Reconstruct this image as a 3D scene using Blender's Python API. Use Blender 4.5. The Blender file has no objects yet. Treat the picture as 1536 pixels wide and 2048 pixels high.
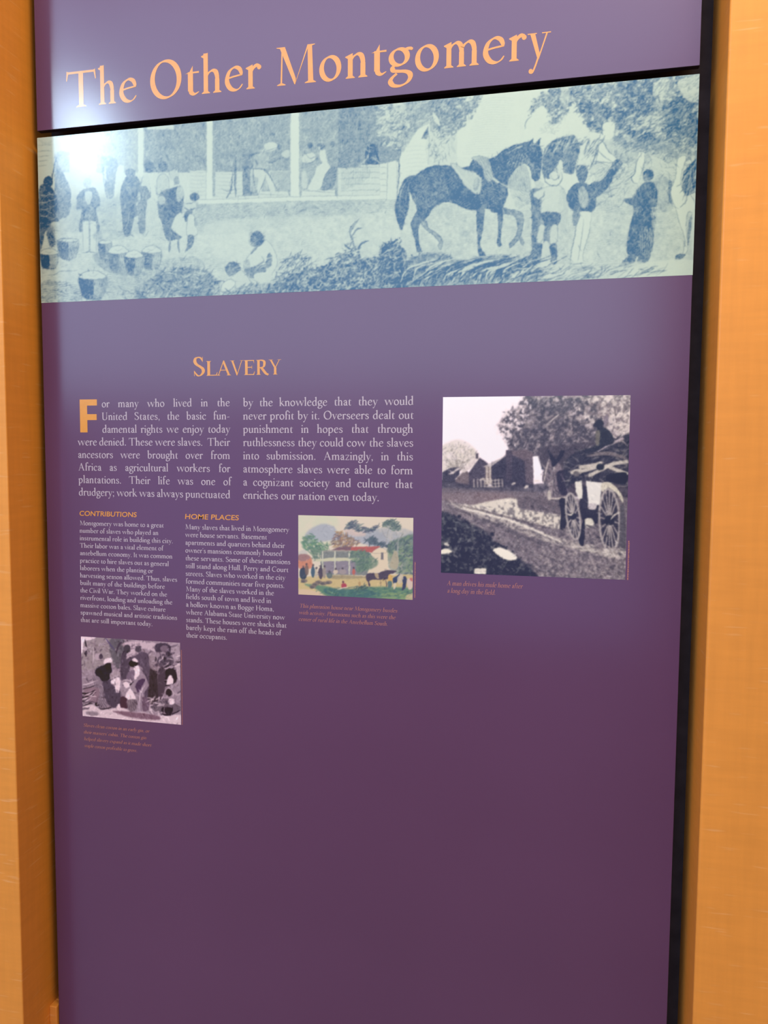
import bpy, bmesh, math
import numpy as np
from mathutils import Vector, Matrix, Euler


# tuned values
DOF_D, DOF_F = 1.29, 10.
W_STR = .80
AREAS = [('gallery_lamp_light', (1.6, -1.15, 3.6), (.9, 0, 1.6), .9, .35, 34., (1., .80, .52))]
WOOD = (.74, .29, .042, 1)
GLOSS = .19
PURPLE = (.106, .045, .088)
ORANGE = (.70, .29, .022)
BEIGE = (.51, .425, .40)
RUST = (.44, .17, .10)
PAPER_C = (.72, .785, .66); INK_C = (.0, .30, .40); PGAIN = .95
TITLE_H = .0655
PANES = [(-5.0, 1.74, 2.12, 4.3, (.54, .69, 1.), 4.7), (-5.0, 2.1, 4.4, 5.95, (.57, .68, 1.), 5.4), (-3.2, 1.74, .15, 2.02, (.46, .48, 1.), 1.9)]
LAMP = (-1.55, -2.5, 3.32); LR = .12; LASP = 1.8; LCOL = (.60, .81, 1.); LSTR = 88.
ZC = 6.2

# ------------------------------------------------------------------ camera, world, lights, exposure
scene = bpy.context.scene
COL = scene.collection
YAW, PITCH, ROLL = .22132, -.07107, -.00654
CX, CZ, CD, FPX = .99277, 1.6, 1.34099, 1532.13          # the panel's face is the plane y = 0, its left edge x = 0
def _R():
    a, b, c = YAW, PITCH, ROLL
    Rz = np.array([[math.cos(a), -math.sin(a), 0], [math.sin(a), math.cos(a), 0], [0, 0, 1]])
    Rx = np.array([[1, 0, 0], [0, math.cos(b), -math.sin(b)], [0, math.sin(b), math.cos(b)]])
    Ry = np.array([[math.cos(c), 0, math.sin(c)], [0, 1, 0], [-math.sin(c), 0, math.cos(c)]])
    return Rz @ Rx @ Ry
RM = _R()
def at(px, py, Y=0.):
    """a pixel of the 1536 x 2048 photograph as (x, z) on the upright plane y = Y"""
    d = RM @ np.array([(px-768)/FPX, 1, -(py-1024)/FPX]); t = (CD+Y)/d[1]
    return CX+d[0]*t, CZ+d[2]*t
def proj(X, Y, Z):
    v = np.stack([X-CX, np.zeros_like(X)+Y+CD, Z-CZ], -1) @ RM
    return 768+FPX*v[..., 0]/v[..., 1], 1024-FPX*v[..., 2]/v[..., 1]
cam = bpy.data.objects.new('camera', bpy.data.cameras.new('camera')); COL.objects.link(cam); scene.camera = cam
M3 = Matrix([[RM[i][0], -RM[i][2]*-1, -RM[i][1]] for i in range(3)])
cam.matrix_world = Matrix.Translation((CX, -CD, CZ)) @ M3.to_4x4()
cam.data.sensor_fit = 'VERTICAL'; cam.data.sensor_height = 24.; cam.data.lens = FPX/2048*24.
cam.data.clip_start = .02
cam.data.dof.use_dof = True; cam.data.dof.focus_distance = DOF_D; cam.data.dof.aperture_fstop = DOF_F

scene.view_settings.view_transform = 'Standard'; scene.view_settings.look = 'None'
scene.view_settings.gamma = 1.; scene.view_settings.use_curve_mapping = False
scene.view_settings.exposure = 0.

world = bpy.data.worlds.new('world'); scene.world = world; world.use_nodes = True
bg = world.node_tree.nodes['Background']; bg.inputs[0].default_value = (1., .66, .37, 1); bg.inputs[1].default_value = W_STR

def area(name, loc, target, sx, sy, power, col):
    L = bpy.data.lights.new(name, 'AREA'); L.shape = 'RECTANGLE'; L.size = sx; L.size_y = sy; L.energy = power; L.color = col
    o = bpy.data.objects.new(name, L); COL.objects.link(o); o.location = loc
    o.rotation_euler = (Vector(target)-Vector(loc)).to_track_quat('-Z', 'Y').to_euler(); return o
for a_ in AREAS: area(*a_)

# ------------------------------------------------------------------ lettering: a hand drawn old-style roman
def _cr(pts, n=7, closed=False):
    P = np.array(pts, float)
    if len(P) < 3: return P
    if closed: Q = np.vstack([P[-1], P, P[0], P[1]])
    else: Q = np.vstack([2*P[0]-P[1], P, 2*P[-1]-P[-2]])
    out = []
    t = np.linspace(0, 1, n, endpoint=False)[:, None]
    for i in range(len(Q)-3):
        a, b, c, d = Q[i:i+4]
        out.append(.5*((2*b)+(c-a)*t+(2*a-5*b+4*c-d)*t*t+(3*b-a-3*c+d)*t**3))
    R = np.vstack(out)
    return R if closed else np.vstack([R, P[-1]])

class Glyphs:
    """builds polygons of one letter; units: x height 410, capitals 640"""
    def __init__(s, wt=78., thin=26.):
        s.W = wt; s.T = thin; s.polys = []
    def pg(s, *pts): s.polys.append(np.array(pts, float))
    def rb(s, pts, w=None, t=None, phi=24, closed=False, end=(1, 1), n=7):
        w = w or s.W; t = t or s.T
        P = _cr(pts, n, closed)
        d = (np.roll(P, -1, 0)-np.roll(P, 1, 0)) if closed else np.gradient(P, axis=0)
        L = np.hypot(*d.T)[:, None]+1e-9; d = d/L
        ang = np.arctan2(d[:, 1], d[:, 0])-math.radians(phi)
        wd = t+(w-t)*np.abs(np.sin(ang))**1.35
        if not closed:
            k = np.linspace(0, 1, len(P))
            wd = wd*(end[0]+(1-end[0])*np.clip(k*4, 0, 1))*(end[1]+(1-end[1])*np.clip((1-k)*4, 0, 1))
        nrm = np.stack([-d[:, 1], d[:, 0]], 1)*wd[:, None]/2
        A = P+nrm; B = P-nrm; m = len(P)
        for i in range(m if closed else m-1):
            j = (i+1) % m
            s.polys.append(np.array([B[i], B[j], A[j], A[i]]))
    def st(s, x, y0, y1, w=None):
        w = (w or s.W)/2; s.pg((x-w, y0), (x+w, y0), (x+w, y1), (x-w, y1))
    def sf(s, x, y, w=None, up=1, l=38, r=38):
        w = (w or s.W)/2; h = 15*up; b = 40*up
        s.pg((x-w-l, y), (x+w+r, y), (x+w+r, y+h*.8), (x+w, y+b), (x-w, y+b), (x-w-l, y+h*.8))
    def fl(s, x, y, w=None, l=46, d=52):
        w = (w or s.W)/2
        s.pg((x-w, y-d-34), (x+w, y-d-34), (x+w, y), (x+w-10, y), (x-w-l, y-d+6), (x-w-l, y-d-8))
    def dot(s, x, y, r):
        a = np.linspace(0, 2*math.pi, 13)[:-1]; s.polys.append(np.stack([x+r*np.cos(a), y+r*np.sin(a)], 1))
    def ring(s, cx, cy, rx, ry, w=None, t=None, phi=24, n=16):
        a = np.linspace(0, 2*math.pi, n+1)[:-1]
        s.rb(np.stack([cx+rx*np.cos(a), cy+ry*np.sin(a)], 1), w, t, phi, True, n=3)

def glyph(ch, wt=78., thin=26.):
    g = Glyphs(wt, thin); W = g.W; h = W/2
    adv = 400
    if ch == 'a':
        g.rb([(70, 320), (105, 372), (170, 392), (235, 365), (252, 300)], W*.95, phi=20); g.st(258, 50, 310)
        g.rb([(256, 90), (270, 30), (310, 14), (350, 42)], W*.8, phi=20, end=(1, .5))
        g.rb([(256, 252), (170, 222), (98, 178), (78, 110), (110, 40), (170, 25), (225, 55), (258, 95)], W*.95, phi=40); g.dot(82, 312, 36); adv = 362
    elif ch in 'bh':
        g.st(95, 10 if ch == 'h' else 30, 690); g.fl(95, 695)
        if ch == 'h':
            g.sf(95, 0); g.rb([(100, 290), (150, 350), (225, 385), (290, 360), (318, 280), (320, 200)], phi=28); g.st(320, 10, 240); g.sf(320, 0); adv = 425
        else:
            g.rb([(100, 290), (160, 360), (250, 380), (335, 310), (352, 200), (315, 80), (225, 15), (130, 30), (92, 80)], phi=24); adv = 430
    elif ch == 'c' or ch == 'e':
        g.rb([(340, 90), (290, 30), (220, 8), (130, 40), (72, 130), (68, 230), (115, 340), (205, 392), (290, 372), (318, 310)] if ch == 'c' else
             [(352, 100), (300, 36), (225, 8), (135, 38), (74, 130), (70, 230), (115, 338), (205, 395), (290, 370), (328, 300), (330, 252)], phi=24, end=(.35, .8 if ch == 'c' else .55))
        if ch == 'c': g.dot(305, 318, 38); adv = 370
        else: g.rb([(76, 215), (180, 238), (345, 262)], 30, 28, phi=100); adv = 385
    elif ch == 'd':
        g.st(330, 30, 690); g.fl(330, 695); g.rb([(330, 310), (280, 372), (205, 388), (110, 330), (70, 220), (80, 100), (145, 20), (220, 15), (290, 50), (330, 110)], phi=24)
        g.pg((330, 0), (330+h, 10), (330+h+34, 30), (330+h+34, 44), (330+h, 60), (330, 60)); adv = 435
    elif ch == 'f':
        g.st(120, 10, 560); g.sf(120, 0); g.rb([(120, 540), (135, 630), (190, 682), (250, 680), (285, 640)], phi=24); g.dot(278, 640, 36)
        g.pg((40, 372), (245, 372), (245, 404), (60, 404)); adv = 272
    elif ch == 'g':
        g.ring(185, 262, 122, 130, W*.95); g.rb([(255, 355), (310, 385), (370, 385)], 50, 36, phi=100); g.dot(368, 378, 26)
        g.rb([(130, 145), (88, 100), (100, 50), (170, 34), (280, 20), (345, -20), (352, -90), (300, -165), (200, -205), (100, -190), (55, -130), (75, -70), (150, 0)], W*.92, phi=24); adv = 385
    elif ch in 'ij':
        g.fl(100, 405); g.dot(100, 575, 45)
        if ch == 'i': g.st(100, 10, 360); g.sf(100, 0); adv = 200
        else: g.st(100, -60, 360); g.rb([(100, -40), (90, -140), (30, -205), (-30, -190)], phi=24); g.dot(-25, -180, 32); adv = 205
    elif ch == 'k':
        g.st(95, 10, 690); g.fl(95, 695); g.sf(95, 0); g.rb([(120, 195), (210, 290), (300, 385)], 34, 28); g.rb([(170, 245), (270, 120), (375, 10)], W*.95, phi=24)
        g.pg((215, 385), (385, 385), (385, 400), (215, 400)); g.pg((300, 0), (450, 0), (450, 14), (300, 14)); adv = 430
    elif ch == 'l':
        g.st(98, 10, 690); g.fl(98, 695); g.sf(98, 0); adv = 198
    elif ch in 'mn':
        g.st(95, 10, 360); g.fl(95, 408); g.sf(95, 0); x = 95
        for _ in range(2 if ch == 'm' else 1):
            g.rb([(x+5, 290), (x+55, 350), (x+130, 388), (x+195, 360), (x+223, 280), (x+225, 200)], phi=28); g.st(x+225, 10, 240); g.sf(x+225, 0); x += 225
        adv = x+105
    elif ch == 'o':
        g.ring(210, 200, 148, 192); adv = 420
    elif ch == 'p':
        g.st(95, -215, 360); g.fl(95, 408); g.sf(95, -225); g.rb([(98, 300), (160, 370), (250, 385), (340, 310), (358, 195), (320, 75), (235, 12), (140, 28), (95, 80)], phi=24); adv = 440
    elif ch == 'q':
        g.st(330, -215, 390); g.sf(330, -225); g.rb([(330, 320), (280, 375), (205, 388), (110, 330), (70, 220), (80, 100), (145, 20), (220, 15), (290, 50), (330, 110)], phi=24); adv = 430
    elif ch == 'r':
        g.st(100, 10, 360); g.fl(100, 408); g.sf(100, 0); g.rb([(104, 270), (150, 345), (215, 390), (270, 378)], 60, 34, phi=100); g.dot(268, 356, 42); adv = 308
    elif ch == 's':
        g.rb([(268, 310), (225, 375), (160, 392), (98, 365), (82, 300), (130, 240), (210, 195), (262, 140), (250, 60), (175, 12), (100, 28), (58, 100)], W*.95, phi=14, end=(.5, .5))
        g.pg((262, 290), (278, 290), (270, 400), (258, 400)); g.pg((50, 120), (64, 120), (68, 0), (54, 0)); adv = 325
    elif ch == 't':
        g.st(118, 70, 400); g.rb([(118, 110), (135, 40), (190, 14), (260, 50)], W*.9, phi=24, end=(1, .4))
        g.pg((30, 372), (100, 400), (158, 505), (158, 400), (262, 404), (262, 372)); adv = 275
    elif ch == 'u':
        g.st(95, 110, 395); g.fl(95, 404, d=30); g.rb([(95, 150), (105, 60), (160, 15), (240, 30), (310, 90)], phi=28); g.st(320, 30, 395); g.fl(320, 404, d=30)
        g.pg((320, 0), (320+h, 10), (320+h+36, 30), (320+h+36, 44), (320+h, 60), (320, 60)); adv = 425
    elif ch in 'vwy':
        n = 2 if ch == 'w' else 1
        x = 20
        for _ in range(n):
            g.pg((x+16, 395), (x+16+W*1.05, 395), (x+205, 60), (x+180, -8), (x+160, -8)); g.pg((x+160, -8), (x+185, -8), (x+345, 395), (x+316, 395))
            x += 290 if n == 2 else 0
        g.pg((-10, 385), (160, 385), (160, 402), (-10, 402)); g.pg((x+235 if n == 1 else x-65, 385), (x+400 if n == 1 else x+110, 385), (x+400 if n == 1 else x+110, 402), (x+235 if n == 1 else x-65, 402))
        if n == 2: g.pg((270, 385), (430, 385), (430, 402), (270, 402))
        adv = 680 if n == 2 else 385
        if ch == 'y': g.rb([(200, 40), (150, -90), (95, -200), (60, -215)], 34, 28); g.dot(58, -188, 40)
    elif ch == 'x':
        g.rb([(60, 400), (350, 0)], W); g.rb([(330, 400), (50, 0)], 30, 26); adv = 390
    elif ch == 'z':
        g.pg((60, 368), (330, 368), (330, 404), (60, 404)); g.pg((300, 380), (345, 380), (120, 30), (50, 20)); g.pg((50, 0), (340, 0), (350, 110), (334, 110), (310, 36), (50, 36)); g.pg((55, 300), (70, 300), (80, 390), (60, 404)); adv = 380
    elif ch == 'A':
        g.pg((310, 650), (340, 655), (575, 10), (485, 10), (300, 530)); g.pg((305, 640), (325, 590), (130, 10), (98, 10)); g.pg((165, 215), (440, 215), (440, 245), (175, 245)); g.sf(115, 0, 34, l=45, r=50); g.sf(528, 0, 70, l=50, r=45); adv = 640
    elif ch == 'B':
        g.st(130, 10, 635); g.sf(130, 0, r=0); g.sf(130, 640, up=-1, r=0)
        g.rb([(130, 622), (250, 625), (345, 590), (362, 490), (310, 380), (140, 345)], phi=8); g.rb([(260, 352), (370, 320), (410, 190), (350, 50), (230, 16), (130, 20)], phi=8); adv = 480
    elif ch in 'CG':
        g.rb([(545, 100), (440, 25), (330, 5), (180, 60), (85, 190), (80, 380), (170, 560), (320, 640), (440, 630), (530, 560)], phi=22, end=(.4, .4)); g.pg((525, 480), (545, 480), (545, 660), (530, 660))
        if ch == 'G': g.st(520, 60, 260)
        adv = 590
    elif ch == 'F' or ch == 'E' or ch == 'L':
        g.st(130, 10, 635); g.sf(130, 0); g.sf(130, 640, up=-1)
        if ch != 'L': g.pg((130, 605), (440, 605), (462, 500), (446, 500), (446, 640), (130, 640)); g.pg((130, 605), (420, 605), (450, 495), (456, 640), (130, 640)); g.pg((130, 315), (370, 315), (370, 350), (130, 350)); g.pg((355, 260), (372, 260), (372, 405), (355, 405))
        if ch != 'F': g.pg((130, 0), (455, 0), (490, 150), (472, 150), (420, 36), (130, 36))
        adv = 510
    elif ch in 'HIN':
        g.st(120, 10, 635); g.sf(120, 0); g.sf(120, 640, up=-1); adv = 240
        if ch == 'H': g.st(510, 10, 635); g.sf(510, 0); g.sf(510, 640, up=-1); g.pg((120, 310), (510, 310), (510, 345), (120, 345)); adv = 630
    elif ch == 'M':
        g.pg((128, 30), (158, 30), (172, 620), (148, 620)); g.pg((110, 640), (210, 640), (405, 95), (395, 0), (378, 0)); g.pg((385, 0), (402, 30), (640, 640), (612, 640))
        g.pg((612, 640), (692, 640), (715, 10), (622, 10)); g.sf(143, 0, 34, l=60, r=60); g.sf(668, 0, 90, l=60, r=48); g.pg((55, 640), (150, 640), (150, 610), (60, 628)); g.pg((680, 640), (745, 640), (745, 628), (680, 612)); adv = 790
    elif ch == 'O':
        g.ring(330, 322, 258, 318, W*1.12, phi=20, n=24); adv = 660
    elif ch in 'PR':
        g.st(130, 10, 635); g.sf(130, 0); g.sf(130, 640, up=-1, r=0); g.rb([(130, 620), (260, 625), (370, 580), (392, 465), (340, 340), (150, 300)], phi=8); adv = 460
        if ch == 'R': g.rb([(250, 320), (360, 170), (460, 50), (560, 0)], W, phi=24); g.pg((480, 0), (590, 0), (590, 16), (480, 30)); adv = 560
    elif ch == 'S':
        g.rb([(360, 520), (305, 610), (215, 635), (125, 600), (95, 500), (150, 400), (270, 320), (370, 240), (385, 130), (300, 25), (190, 10), (70, 150)], phi=10, end=(.4, .4))
        g.pg((352, 480), (372, 480), (372, 650), (356, 650)); g.pg((60, 180), (78, 180), (84, -5), (66, -5)); adv = 460
    elif ch == 'T':
        g.st(300, 10, 620); g.sf(300, 0, l=50, r=50); g.pg((60, 600), (545, 600), (545, 640), (60, 640)); g.pg((60, 640), (60, 600), (34, 480), (20, 480), (30, 655)); g.pg((545, 640), (545, 600), (570, 480), (586, 480), (572, 655)); adv = 600
    elif ch == 'U':
        g.st(125, 200, 635); g.sf(125, 640, up=-1); g.rb([(125, 230), (140, 90), (240, 15), (370, 25), (450, 110), (465, 230)], phi=24, t=30); g.st(465, 200, 635, 34); g.sf(465, 640, 34, up=-1, l=48, r=48); adv = 590
    elif ch in 'VWY':
        if ch == 'Y': g.pg((50, 640), (145, 640), (330, 320), (330, 220), (285, 250)); g.pg((295, 290), (325, 270), (520, 640), (486, 640)); g.st(308, 10, 300); g.sf(308, 0, l=45, r=45); g.pg((5, 626), (205, 626), (205, 640), (5, 640)); g.pg((420, 626), (585, 626), (585, 640), (420, 640)); adv = 580
        else:
            x = 0
            for k in range(2 if ch == 'W' else 1):
                g.pg((x+50, 640), (x+145, 640), (x+340, 90), (x+330, -10), (x+300, -10)); g.pg((x+300, -10), (x+330, -10), (x+560, 640), (x+526, 640)); g.pg((x, 626), (x+200, 626), (x+200, 640), (x, 640)); x += 350
            g.pg((x+110, 626), (x+275, 626), (x+275, 640), (x+110, 640)); adv = 950 if ch == 'W' else 610
    elif ch == '.': g.dot(95, 38, 48); adv = 195
    elif ch == ',': g.dot(95, 38, 46); g.rb([(125, 40), (115, -40), (65, -95)], 40, 24); adv = 195
    elif ch == ';': g.dot(95, 350, 46); g.dot(95, 38, 46); g.rb([(125, 40), (115, -40), (65, -95)], 40, 24); adv = 200
    elif ch == "'": g.dot(80, 620, 40); g.rb([(105, 620), (95, 560), (60, 510)], 36, 22); adv = 150
    elif ch == '-': g.pg((40, 165), (240, 185), (240, 225), (40, 205)); adv = 280
    elif ch == ' ': adv = 190
    return g.polys, adv
_GC = {}
def G(ch, wt=78., thin=26.):
    k = (ch, wt, thin)
    if k not in _GC: _GC[k] = glyph(ch, wt, thin)
    return _GC[k]
def line_polys(text, wt=78., thin=26., slant=0., space=None, track=0.):
    """polygons of one text line in letter units and its width"""
    out = []; x = 0
    for ch in text:
        pl, adv = G(ch, wt, thin)
        if ch == ' ' and space is not None: adv = space
        for p in pl:
            q = p.copy(); q[:, 0] += x+slant*q[:, 1]; out.append(q)
        x += adv+track
    return out, x-track

# ------------------------------------------------------------------ printed pictures, painted stroke by stroke
def vnoise(h, w, scale, seed, octv=3):
    r = np.random.RandomState(seed); out = np.zeros((h, w)); amp = 1.; tot = 0.
    for o in range(octv):
        s = max(scale/2**o, 1.); gh = int(h/s)+3; gw = int(w/s)+3; g = r.rand(gh, gw)
        y = np.arange(h)/s; x = np.arange(w)/s; yi = y.astype(int); xi = x.astype(int)
        fy = (y-yi)[:, None]; fx = (x-xi)[None]; fy = fy*fy*(3-2*fy); fx = fx*fx*(3-2*fx)
        a = g[yi][:, xi]; b = g[yi][:, xi+1]; c = g[yi+1][:, xi]; d = g[yi+1][:, xi+1]
        out += amp*((a*(1-fx)+b*fx)*(1-fy)+(c*(1-fx)+d*fx)*fy); tot += amp; amp *= .55
    return out/tot

class Canvas:
    """x0,y0,x1,y1: the print's bounds; ss: texels per unit; col: paper tone (list of channels)"""
    def __init__(s, x0, y0, x1, y1, col, ss=1., seed=1):
        s.x0, s.y0, s.ss = x0, y0, ss
        s.w = int((x1-x0)*ss); s.h = int((y1-y0)*ss)
        s.a = np.ones((s.h, s.w, len(col)))*np.array(col, float)
        s.r = np.random.RandomState(seed); s.o = (0., 0., 1.)
        s.n1 = vnoise(s.h, s.w, 30*ss, seed+5); s.n2 = vnoise(s.h, s.w, 7*ss, seed+9, 2)
    def frame(s, ox=0., oy=0., k=1.): s.o = (ox, oy, k)           # local drawing units
    def tr(s, pts):
        ox, oy, k = s.o; p = np.array(pts, float)
        return np.stack([(p[:, 0]/k+ox-s.x0)*s.ss, (p[:, 1]/k+oy-s.y0)*s.ss], 1)
    def mask(s, pts, smooth=True, soft=0):
        q = s.tr(_cr(pts, 6, True) if smooth else pts)
        x0, y0 = np.floor(q.min(0)).astype(int)-1-2*soft; x1, y1 = np.ceil(q.max(0)).astype(int)+2+2*soft
        x0 = max(x0, 0); y0 = max(y0, 0); x1 = min(x1, s.w); y1 = min(y1, s.h)
        if x1 <= x0 or y1 <= y0: return None
        X, Y = np.meshgrid(np.arange(x0, x1, .5)+.25, np.arange(y0, y1, .5)+.25)
        ins = np.zeros(X.shape, bool)
        for i in range(len(q)):
            (xa, ya), (xb, yb) = q[i], q[i-1]
            if ya == yb: continue
            ins ^= ((ya > Y) != (yb > Y)) & (X < (xb-xa)*(Y-ya)/(yb-ya)+xa)
        m = ins.astype(float); m = (m[::2, ::2]+m[1::2, ::2]+m[::2, 1::2]+m[1::2, 1::2])/4
        for _ in range(soft): m = blur1(m)
        return m, x0, y0, x1, y1
    def put(s, mk, col, al=1.):
        if mk is None: return
        m, x0, y0, x1, y1 = mk; m = (m*al)[:, :, None]
        s.a[y0:y1, x0:x1] = s.a[y0:y1, x0:x1]*(1-m)+np.array(col, float)*m
    def fill(s, pts, col, al=1., smooth=True, soft=0): s.put(s.mask(pts, smooth, soft), col, al)
    def rect(s, x0, y0, x1, y1, col, al=1.): s.fill([(x0, y0), (x1, y0), (x1, y1), (x0, y1)], col, al, False)
    def ell(s, cx, cy, rx, ry, col, al=1., rot=0., soft=0):
        t = np.linspace(0, 2*math.pi, 17)[:-1]; c, d = math.cos(math.radians(rot)), math.sin(math.radians(rot))
        s.fill(np.stack([cx+rx*np.cos(t)*c-ry*np.sin(t)*d, cy+rx*np.cos(t)*d+ry*np.sin(t)*c], 1), col, al, False, soft)
    def hatch(s, pts, col, ang=0., gap=3., duty=.5, al=1., wob=.8, smooth=True, nz=.5, soft=1):
        """fields of fine parallel cuts, gap in texels"""
        mk = s.mask(pts, smooth, soft)
        if mk is None: return
        m, x0, y0, x1, y1 = mk; Y, X = np.mgrid[y0:y1, x0:x1]; a = math.radians(ang)
        u = -X*math.sin(a)+Y*math.cos(a)+(s.n1[y0:y1, x0:x1]-.5)*gap*3*wob
        n = (s.n2[y0:y1, x0:x1]-.5)*2*nz+(s.n1[y0:y1, x0:x1]-.5)*nz
        v = .5+.5*np.cos(2*math.pi*u/gap); v = np.clip((v-(1-duty)+n*.7)*1.8+.3, 0, 1)
        s.put((m*v, x0, y0, x1, y1), col, al)
    def tone(s, pts, col, al=1., smooth=True, soft=2, amt=.6):
        mk = s.mask(pts, smooth, soft)
        if mk is None: return
        m, x0, y0, x1, y1 = mk; n = s.n2[y0:y1, x0:x1]*.5+s.n1[y0:y1, x0:x1]*.5
        s.put((m*np.clip(1-amt+amt*(n-.3)*2.6, 0, 1), x0, y0, x1, y1), col, al)
    def stroke(s, pts, w, col, al=1., taper=True, n=6):
        q = s.tr(_cr(pts, n)); k = np.linspace(0, 1, len(q)); w = w*s.ss/s.o[2]/2
        wd = w*(np.sin(math.pi*np.clip(k*.9+.05, 0, 1))**.6 if taper else np.ones(len(q)))
        r = w+1.5; x0, y0 = np.floor(q.min(0)-r).astype(int); x1, y1 = np.ceil(q.max(0)+r).astype(int)+1
        x0 = max(x0, 0); y0 = max(y0, 0); x1 = min(x1, s.w); y1 = min(y1, s.h)
        if x1 <= x0 or y1 <= y0: return
        X = np.arange(x0, x1)[None]+.5; Y = np.arange(y0, y1)[:, None]+.5; m = np.zeros((y1-y0, x1-x0))
        for i in range(len(q)-1):
            (ax, ay), (bx, by) = q[i], q[i+1]; dx, dy = bx-ax, by-ay; L = dx*dx+dy*dy+1e-9
            t = np.clip(((X-ax)*dx+(Y-ay)*dy)/L, 0, 1)
            m = np.maximum(m, np.clip((wd[i]*(1-t)+wd[i+1]*t)+.5-np.hypot(X-ax-t*dx, Y-ay-t*dy), 0, 1))
        s.put((m, x0, y0, x1, y1), col, al)
    def scatter(s, pts, n, ln, w, cols, ang=-30., spread=25., al=.8, smooth=True, bend=.25):
        """n short bent strokes inside an outline"""
        mk = s.mask(pts, smooth)
        if mk is None: return
        m, x0, y0, x1, y1 = mk; ox, oy, k = s.o; c = 0; t = 0
        while c < n and t < n*12:
            t += 1; x = s.r.randint(x0, x1); y = s.r.randint(y0, y1)
            if m[y-y0, x-x0] < .5: continue
            c += 1; a = math.radians(ang+s.r.randn()*spread); L = ln*(.5+s.r.rand())/2
            px = ((x/s.ss+s.x0)-ox)*k; py = ((y/s.ss+s.y0)-oy)*k; dx, dy = math.cos(a)*L, math.sin(a)*L; b = (s.r.rand()-.5)*2*bend
            s.stroke([(px-dx, py-dy), (px-dy*b, py+dx*b), (px+dx, py+dy)], w*(.6+.8*s.r.rand()), cols[s.r.randint(len(cols))], al, n=2)
    def etch(s, pts, n, ln, w, amt, ang=0., spread=20., lo=.25, smooth=False):
        """fine lights and darks cut into whatever tone is already there"""
        mk = s.mask(pts, smooth)
        if mk is None: return
        m, x0, y0, x1, y1 = mk; k = s.o[2]/s.ss; one = len(s.a[0, 0]) == 1
        for c in range(n):
            x = s.r.randint(x0, x1); y = s.r.randint(y0, y1)
            if m[y-y0, x-x0] < .5: continue
            t = s.a[y, x].mean(); t = t if one else 1-t
            if t < lo: continue
            d = amt*(.5+s.r.rand())*(1 if s.r.rand() < .5 else -1); col = np.clip(s.a[y, x]+d, .03, 1.)
            a = math.radians(ang+s.r.randn()*spread); L = ln*(.4+s.r.rand())/2
            px = (x/s.ss+s.x0-s.o[0])*s.o[2]; py = (y/s.ss+s.y0-s.o[1])*s.o[2]; dx, dy = math.cos(a)*L, math.sin(a)*L; b = (s.r.rand()-.5)*.5
            s.stroke([(px-dx, py-dy), (px-dy*b, py+dx*b), (px+dx, py+dy)], w*(.6+.7*s.r.rand()), col, .8, n=2)
    def clump(s, pts, col, al=1., scale=9., thr=.45, soft=1, amp=9.):
        """ragged leafy masses: the outline torn by noise and broken into clumps"""
        mk = s.mask(pts, True, soft)
        if mk is None: return
        m, x0, y0, x1, y1 = mk; h, w = m.shape; q = int(s.r.randint(1e6))
        a = vnoise(h, w, scale, q, 3); b = vnoise(h, w, scale, q+1, 3); Y, X = np.mgrid[0:h, 0:w]
        Y2 = np.clip(Y+(a-.5)*4*amp, 0, h-1).astype(int); X2 = np.clip(X+(b-.5)*4*amp, 0, w-1).astype(int)
        n = vnoise(h, w, scale*.8, q+2, 3); s.put((m[Y2, X2]*np.clip((n-thr)*9+.5, 0, 1), x0, y0, x1, y1), col, al)
    def fray(s, amp=1.2, scale=5.):
        h, w = s.a.shape[:2]; a = vnoise(h, w, scale*s.ss, 501, 2)-.5; b = vnoise(h, w, scale*s.ss, 502, 2)-.5; Y, X = np.mgrid[0:h, 0:w]
        y = np.clip(Y+a*4*amp*s.ss, 0, h-1.001); x = np.clip(X+b*4*amp*s.ss, 0, w-1.001); yi = y.astype(int); xi = x.astype(int); fy = (y-yi)[..., None]; fx = (x-xi)[..., None]
        s.a = (s.a[yi, xi]*(1-fx)+s.a[yi, xi+1]*fx)*(1-fy)+(s.a[yi+1, xi]*(1-fx)+s.a[yi+1, xi+1]*fx)*fy
    def figure(s, head, hr, body, hc, bc, oc=None, ow=4, hat=1.3, al=1.):
        s.fill(body, bc, al)
        if oc is not None: s.outline(body, ow, oc)
        s.ell(head[0], head[1], hr, hr*1.2, hc, al)
    def outline(s, pts, w, col, al=1.): s.stroke(list(_cr(pts, 4, True))+[pts[0]], w, col, al, False, 1)
def blur1(a):
    b = a.copy(); b[1:-1] = (a[:-2]+2*a[1:-1]+a[2:])/4; c = b.copy(); c[:, 1:-1] = (b[:, :-2]+2*b[:, 1:-1]+b[:, 2:])/4
    return c

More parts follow.
